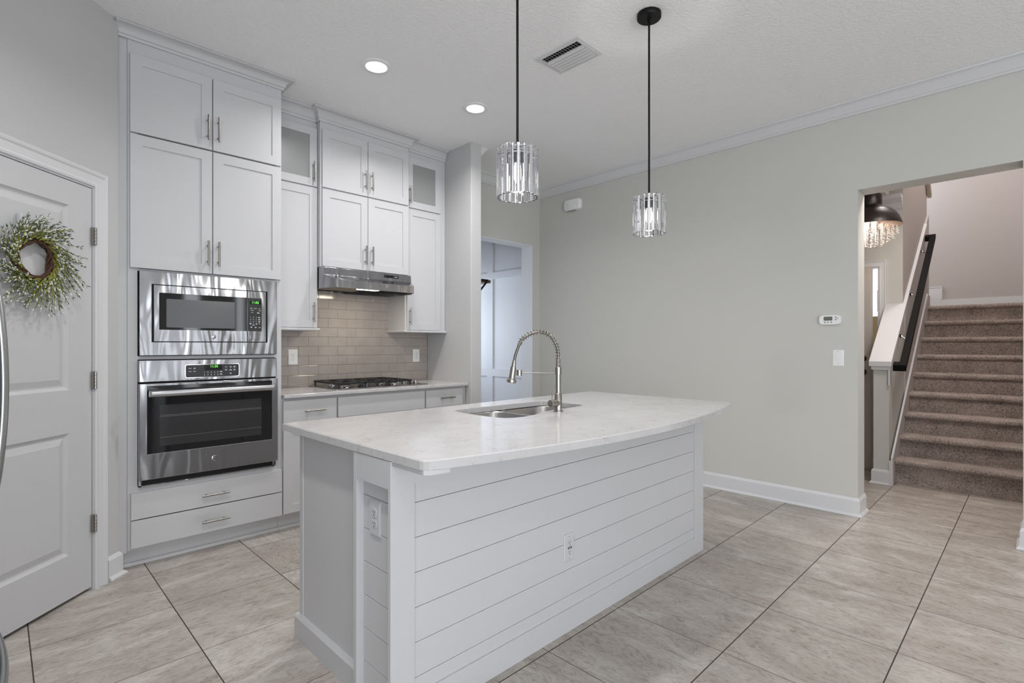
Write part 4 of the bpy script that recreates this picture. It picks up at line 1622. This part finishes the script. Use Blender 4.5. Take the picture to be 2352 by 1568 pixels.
st = thing('staircase', 'beige-brown carpeted staircase rising beyond the opening in the sage wall', 'staircase', (5.86, 0.45, 0))
NX0, RUN, RISE, NZ = 5.825, 0.2525, 0.188, 0.222
yl, yr = 0.918, -0.019
for k in range(9):
    bm = nb()
    xn = NX0 + RUN * k
    zt = NZ + RISE * k
    xe = xn + RUN + 0.05 if k < 8 else 8.855
    zb = 0 if k == 0 else zt - RISE - 0.03
    prof = []
    # rounded nose profile, x-z
    prof += [(xe, zt), (xn + 0.03, zt)]
    for q in range(1, 7):
        a = PI / 2 + PI * q / 7
        prof.append((xn + 0.024 + 0.024 * math.cos(a), zt - 0.026 + 0.026 * math.sin(a)))
    prof += [(xn + 0.030, zt - 0.052), (xn + 0.030, zb), (xe, zb)]
    nseg = 46
    rows = []
    # closer spacing along the nose for the soft pile edge
    pp = []
    for (a, b_) in zip(prof, prof[1:] + prof[:1]):
        m_ = max(1, int((Vector(a) - Vector(b_)).length / 0.03)) if a[0] < xn + 0.2 and b_[0] < xn + 0.2 else 1
        for q in range(m_):
            pp.append((a[0] + (b_[0] - a[0]) * q / m_, a[1] + (b_[1] - a[1]) * q / m_))
    for i in range(nseg + 1):
        y = yr + (yl - yr) * i / nseg
        rows.append([bm.verts.new((x + random.uniform(-.002, .002), y, z + (random.uniform(-.0025, .0025) if z > 0.01 else 0))) for x, z in pp])
    for A, B in zip(rows, rows[1:]):
        for q in range(len(pp)):
            bm.faces.new((A[q], A[(q + 1) % len(pp)], B[(q + 1) % len(pp)], B[q]))
    bm.faces.new(rows[0]); bm.faces.new(rows[-1][::-1])
    obj('step' if k < 8 else 'landing', bm, M['carpet'], st, smooth='auto')
# first winder beyond the landing
bm = nb()
loops(bm, [[(8.10 + q, 1.02, 1.73 + h_) for q, h_ in ((0, 0), (0.10, 0), (0.10, 0.16), (0.07, 0.19), (0.0, 0.19))],
           [(8.10 + q, 1.10, 1.73 + h_) for q, h_ in ((0, 0), (0.74, 0), (0.74, 0.16), (0.71, 0.19), (0.0, 0.19))]])
obj('winder_step', bm, M['carpet'], st, bevel=0.02)
bm = nb()


def skz(x): return 0.286 + 0.7635 * (x - 5.789)


prism(bm, [(5.72, 0.0), (5.83, 0.0), (8.03, 1.60), (8.03, 1.86), (7.84, skz(7.84)), (5.72, skz(5.72))], 'y', 0.9185, 0.9295)
so = struct('trim_6', bm, M['wallp'])
bm = nb()
prism(bm, [(5.715, skz(5.715) - 0.0), (7.84, skz(7.84)), (7.84, skz(7.84) + 0.022), (5.715, skz(5.715) + 0.022)], 'y', 0.915, 0.9305)
box(bm, 5.714, 5.728, 0.915, 0.9305, 0, skz(5.715))
struct('trim_7', bm, M['trim'])
bm = nb()
box(bm, 8.845, 8.859, -0.02, 0.90, 1.735, 1.862)
box(bm, 8.843, 8.859, 0.90, 1.6, 1.735, 2.02)
box(bm, 8.838, 8.859, 0.888, 1.6, 2.021, 2.036)
box(bm, 8.838, 8.859, 0.885, 0.899, 1.863, 2.0205)
struct('baseboard_landing', bm, M['trim'])
bm = nb()
for (x, z_) in ((7.62, 3.30),):
    prism(bm, [(7.72, 3.42), (8.06, 3.045), (8.09, 3.10), (7.78, 3.46)], 'y', 0.905, 0.952)
struct('trim_8', bm, mat('trim_olive', srgb(196, 192, 172), 0.5), bevel=0.01)
bm = nb()
fcrown = [(0, FZ - 0.135), (0.012, FZ - 0.133), (0.02, FZ - 0.12), (0.045, FZ - 0.08), (0.085, FZ - 0.05), (0.10, FZ - 0.04), (0.105, FZ - 0.001), (0, FZ - 0.001)]
molding(bm, [(XE - 0.001, 0.952), (XE - 0.001, 4.2)], fcrown, side=-1)
struct('trim_9', bm, M['trim'])

# handrail
hr = thing('handrail', 'flat black metal handrail on chrome brackets along the stair wall', 'handrail', (6.7, 0.86, 1.7))


def rz(x): return 1.097 + 0.760 * (x - 5.76)


bm = nb()
xa, xb = 5.745, 7.66
prism(bm, [(xa, rz(xa) - 0.055), (xb, rz(xb) - 0.055), (xb, rz(xb)), (xa, rz(xa))], 'y', 0.824, 0.876)
obj('rail', bm, M['matte_black'], hr, bevel=0.002)
for x in (xa, xb):
    bm = nb()
    sx = 0.04 if x == xa else -0.04
    prism(bm, [(x, rz(x) - 0.055), (x + sx, rz(x + sx) - 0.055), (x + sx, rz(x + sx)), (x, rz(x))], 'y', 0.876, 0.921)
    obj('wall_return', bm, M['matte_black'], hr, bevel=0.002)
for x in (6.13, 6.70, 7.40):
    bm = nb()
    lathe(bm, [(0.024, 0.0), (0.024, -0.005), (0.008, -0.012), (0.006, -0.02)], (x, 0.9285, rz(x) - 0.03), 16, 'y')
    tube(bm, [(x, 0.915, rz(x) - 0.03), (x, 0.88, rz(x) - 0.055), (x, 0.855, rz(x) - 0.06)], 0.005, 8)
    obj('bracket', bm, M['chrome'], hr, smooth='auto')

# front door, ajar
fd = bpy.data.objects.new('door_2', None)
COL.objects.link(fd)
fd['kind'] = 'structure'
fd['label'] = 'grey front door standing ajar in the foyer'
fd.location = (XE - 0.002, 2.05, 0)
fd.rotation_euler = (0, 0, R(-90 - 12))
bm = nb(); box(bm, 0.0, 0.885, -0.002, 0.042, 0.012, 2.062)
obj('door_leaf', bm, M['door_grey'], fd, world=False, bevel=0.002)
for z_, hh in ((1.02, 'door_knob'), (1.16, 'deadbolt')):
    bm = nb()
    if hh == 'door_knob':
        lathe(bm, [(0.033, 0), (0.033, -0.006), (0.012, -0.01), (0.012, -0.03), (0.027, -0.042), (0.029, -0.055), (0.018, -0.066), (0.001, -0.068)], (0.815, -0.002, z_ - 0.03), 24, 'y')
    else:
        lathe(bm, [(0.033, 0), (0.033, -0.010), (0.026, -0.018), (0.001, -0.020)], (0.815, -0.002, z_ - 0.03), 24, 'y')
    obj(hh, bm, M['brass'], fd, world=False, smooth='auto')
bm = nb()
casing(bm, -2.06, -1.150, 2.070, 0.062, 0)
bmesh.ops.transform(bm, matrix=Matrix.Translation((XE - 0.0005, 0, 0)) @ Matrix.Rotation(R(-90), 4, 'Z'), verts=bm.verts[:])
box(bm, XE, XE + 0.14, 1.150, 1.162, 0, 2.078)
box(bm, XE, XE + 0.14, 1.150, 2.06, 2.066, 2.078)
struct('trim_10', bm, M['trim'])
bm = nb()
box(bm, 7.3, 7.42, 1.08, 3.2, -0.05, 1.60)
struct('wall_porch', bm, M['beige'])

# chandelier
cl = thing('foyer_chandelier', 'dark bronze dome chandelier with hanging crystal strands in the foyer', 'chandelier', (5.93, 1.125, FZ))
bm = nb()
cx_, cy_, zo = 0, 0, -FZ
lathe(bm, [(0.03, 2.697), (0.088, 2.694), (0.092, 2.685), (0.092, 2.60), (0.089, 2.592), (0.092, 2.585), (0.100, 2.575), (0.15, 2.556), (0.195, 2.520), (0.228, 2.47), (0.245, 2.42), (0.249, 2.395)], (0, 0, zo), 40)
dm = obj('dome', bm, M['dome'], cl, world=False, smooth='auto')
dm.data.polygons  # keep
bm = nb()
lathe(bm, [(0.247, 2.3935), (0.2475, 2.3945), (0.15, 2.3948), (0.001, 2.3949)], (0, 0, zo), 40)
obj('dome_underside', bm, M['dome_in'], cl, world=False)
bm = nb()
pts = [(0.024 * math.cos(a), 0, 2.722 + zo + 0.026 * math.sin(a)) for a in (2 * PI * k / 20 for k in range(20))]
tube(bm, pts, 0.0045, 8, closed=True)
cyl(bm, (0, 0, 2.69 + zo), (0, 0, 2.70 + zo), 0.012, 12)
obj('chain', bm, M['black'], cl, world=False)
bm = nb()
random.seed(3)
ns = 0
for ring_r, cnt, zl in ((0.05, 7, 2.200), (0.10, 12, 2.215), (0.145, 16, 2.240), (0.180, 20, 2.275), (0.210, 20, 2.320)):
    for k in range(cnt):
        a = 2 * PI * (k + 0.3 * ring_r * 10) / cnt
        x, y = ring_r * math.cos(a), ring_r * math.sin(a)
        z_ = 2.390
        while z_ > zl:
            big = z_ - 0.03 < zl
            r_ = 0.013 if big else random.choice((0.006, 0.008, 0.0095))
            bmesh.ops.create_icosphere(bm, subdivisions=1, radius=r_, matrix=Matrix.Translation((x, y, z_ + zo - r_)))
            z_ -= r_ * 1.9
            ns += 1
cs = obj('crystal_strands', bm, mat('crystal_bead', srgb(248, 244, 240), 0.03, spec=1.0, Transmission_Weight=0.35, IOR=1.6), cl, world=False)
cs['kind'] = 'stuff'
l = bpy.data.lights.new('chandelier_bulb_light', 'POINT'); l.energy = 5; l.color = (1, 0.88, 0.78); l.shadow_soft_size = 0.05
lo = bpy.data.objects.new('chandelier_bulb_light', l); COL.objects.link(lo); lo.location = (5.93, 1.125, 2.345)
area('stairwell_lamp', (7.0, 0.45, 4.9), (0, 0, 0), 0.6, 0.4, 50 * K, (1.0, 0.92, 0.88))
area('added_stair_fill', (5.05, 0.35, 2.86), (0, 0, 0), 0.5, 0.3, 20 * K, (1.0, 0.93, 0.88))  # unseen lamp added above the opening to brighten the carpeted steps

# ------------------------------------------------------------------ wreath on the pantry door
wr = thing('wreath', 'grapevine wreath with green sprigs and white and blue buds on the pantry door', 'wreath', (0.351, 3.443, 0), R(45))
wcx, wcz, wy = -0.355, 1.655, -0.028
bm = nb()
random.seed(5)
for k in range(16):
    ph = random.uniform(0, 6.28); wob = random.uniform(0.004, 0.012); r0 = 0.088 + random.uniform(-0.010, 0.010)
    pts = []
    for i in range(48):
        a = 2 * PI * i / 48
        rr = r0 + wob * math.sin(3 * a + ph)
        pts.append((wcx + rr * math.cos(a), wy + 0.010 * math.sin(4 * a + ph * 2), wcz + rr * math.sin(a)))
    tube(bm, pts, random.uniform(0.0022, 0.0042), 6, closed=True)
obj('grapevine_ring', bm, M['vine'], wr, world=False)
stb, lfb, lf2, bdb, bbb = nb(), nb(), nb(), nb(), nb()


def leafq(bm, p, d, ln, wd):
    d = d.normalized()
    s_ = d.cross(Vector((0, 1, 0.2))).normalized()
    n_ = d.cross(s_).normalized()
    vv = [bm.verts.new(q) for q in (p, p + d * ln * .4 + s_ * wd, p + d * ln, p + d * ln * .4 - s_ * wd, p + d * ln * .45 + n_ * wd * .6, p + d * ln * .45 - n_ * wd * .6)]
    for f in ((0, 1, 4), (1, 2, 4), (2, 3, 4), (3, 0, 4), (1, 0, 5), (2, 1, 5), (3, 2, 5), (0, 3, 5)):
        bm.faces.new([vv[i] for i in f])


def ell(bm, p, d, ln, r_):
    d = d.normalized()
    tube(bm, [p, p + d * ln * .3, p + d * ln * .7, p + d * ln], [r_ * .4, r_, r_ * .85, r_ * .15], 5)


NS = 170
for i in range(NS):
    a = 2 * PI * i / NS + random.uniform(-.1, .1)
    # flow runs clockwise (towards decreasing angle), fanning outwards
    right = 0.5 + 0.5 * math.cos(a)      # longer, looser on the right side
    out = random.uniform(0.10, 0.95) if math.cos(a) > -0.3 else random.uniform(0.0, 0.75)
    L_ = random.uniform(0.09, 0.17) * (0.75 + 0.5 * right)
    r0 = random.uniform(0.084, 0.112)
    p = Vector((wcx + r0 * math.cos(a), wy - random.uniform(0.0, 0.022), wcz + r0 * math.sin(a)))
    tang = Vector((math.sin(a), 0, -math.cos(a)))
    rad = Vector((math.cos(a), 0, math.sin(a)))
    pts = [p.copy()]
    cur = p.copy()
    steps = 7
    for s_ in range(steps):
        f = s_ / steps
        d = (tang * (1 - 0.25 * f) + rad * out * (0.9 - 0.15 * f) + Vector((random.uniform(-.12, .12), random.uniform(-.22, .12), random.uniform(-.12, .12) - 0.12 * f))).normalized()
        cur = cur + d * L_ / steps
        if cur.y > -0.008: cur.y = -0.008
        pts.append(cur.copy())
    tube(stb, pts, [0.0021 - 0.0013 * q / steps for q in range(steps + 1)], 5)
    for q in range(1, steps + 1):
        d = (pts[q] - pts[q - 1]).normalized()
        for _ in range(2 if q < steps else 3):
            sd = (d + Vector((random.uniform(-.8, .8), random.uniform(-.6, .1), random.uniform(-.8, .8)))).normalized()
            u_ = random.random()
            if u_ < 0.52: leafq(lfb, pts[q], sd, random.uniform(.013, .026), .0021)
            elif u_ < 0.70: leafq(lf2, pts[q], sd, random.uniform(.011, .020), .0021)
            elif u_ < 0.94: ell(bdb, pts[q] + sd * .004, sd, random.uniform(.010, .016), .0028)
            else: ell(bbb, pts[q] + sd * .008, sd, .007, .0030)
for n_, b_, m_ in (('stems', stb, 'stem'), ('dark_leaves', lfb, 'leaf'), ('pale_leaves', lf2, 'leaf2'), ('white_buds', bdb, 'bud'), ('blue_buds', bbb, 'budb')):
    o = obj(n_, b_, M[m_], wr, world=False)
    o['kind'] = 'stuff'
bm = nb()
prism(bm, rrect(wcx - 0.052, wcx - 0.036, wcz + 0.155, wcz + 0.195, 0.006), 'y', -0.012, 0.003)
tube(bm, [(wcx - 0.044, -0.010, wcz + 0.165), (wcx - 0.044, -0.026, wcz + 0.158), (wcx - 0.044, -0.026, wcz + 0.170)], 0.003, 6)
o = obj('adhesive_hook', bm, mat('clear_plastic', srgb(205, 206, 208), 0.3), wr, world=False)

# ------------------------------------------------------------------ refrigerator at the frame's edge
fr = thing('refrigerator', 'stainless refrigerator with bowed bar handles, next to the pantry door', 'refrigerator', (-0.45, 1.55, 0))
FXF = -0.052
bm = nb(); box(bm, -0.93, FXF - 0.065, 1.06, 1.97, 0.02, 1.78)
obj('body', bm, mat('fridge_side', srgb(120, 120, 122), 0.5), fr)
bm = nb(); box(bm, FXF - 0.06, FXF, 1.062, 1.514, 0.72, 1.78); d1 = obj('door', bm, M['steel'], fr, bevel=0.008)
bm = nb(); box(bm, FXF - 0.06, FXF, 1.518, 1.968, 0.72, 1.78); d2 = obj('door', bm, M['steel'], fr, bevel=0.008)
bm = nb(); box(bm, FXF - 0.06, FXF, 1.062, 1.968, 0.06, 0.71); d3 = obj('freezer_drawer', bm, M['steel'], fr, bevel=0.008)


def bowed(parent, c, vertical, half=0.43, peak=0.019, z=None):
    bm = nb()
    L = []
    n = 28
    for i in range(n + 1):
        t_ = -1 + 2 * i / n
        x = peak - 0.010 - (peak - 0.010 - FXF - 0.004) * t_ * t_
        ring = []
        for k in range(12):
            a = 2 * PI * k / 12
            dx, dy = 0.009 * math.cos(a), 0.014 * math.sin(a)
            if vertical: ring.append((x + dx, c[0] + dy, c[1] + half * t_))
            else: ring.append((x + dx, c[0] + half * t_, c[1] + dy))
        L.append(ring)
    loops(bm, L)
    return obj('handle', bm, mat('handle_steel', srgb(176, 178, 178), 0.3, 1.0), parent, smooth=True)


bowed(d1, (1.47, 1.19), True)
bowed(d2, (1.58, 1.19), True)
bowed(d3, (1.51, 0.60), False, half=0.40)
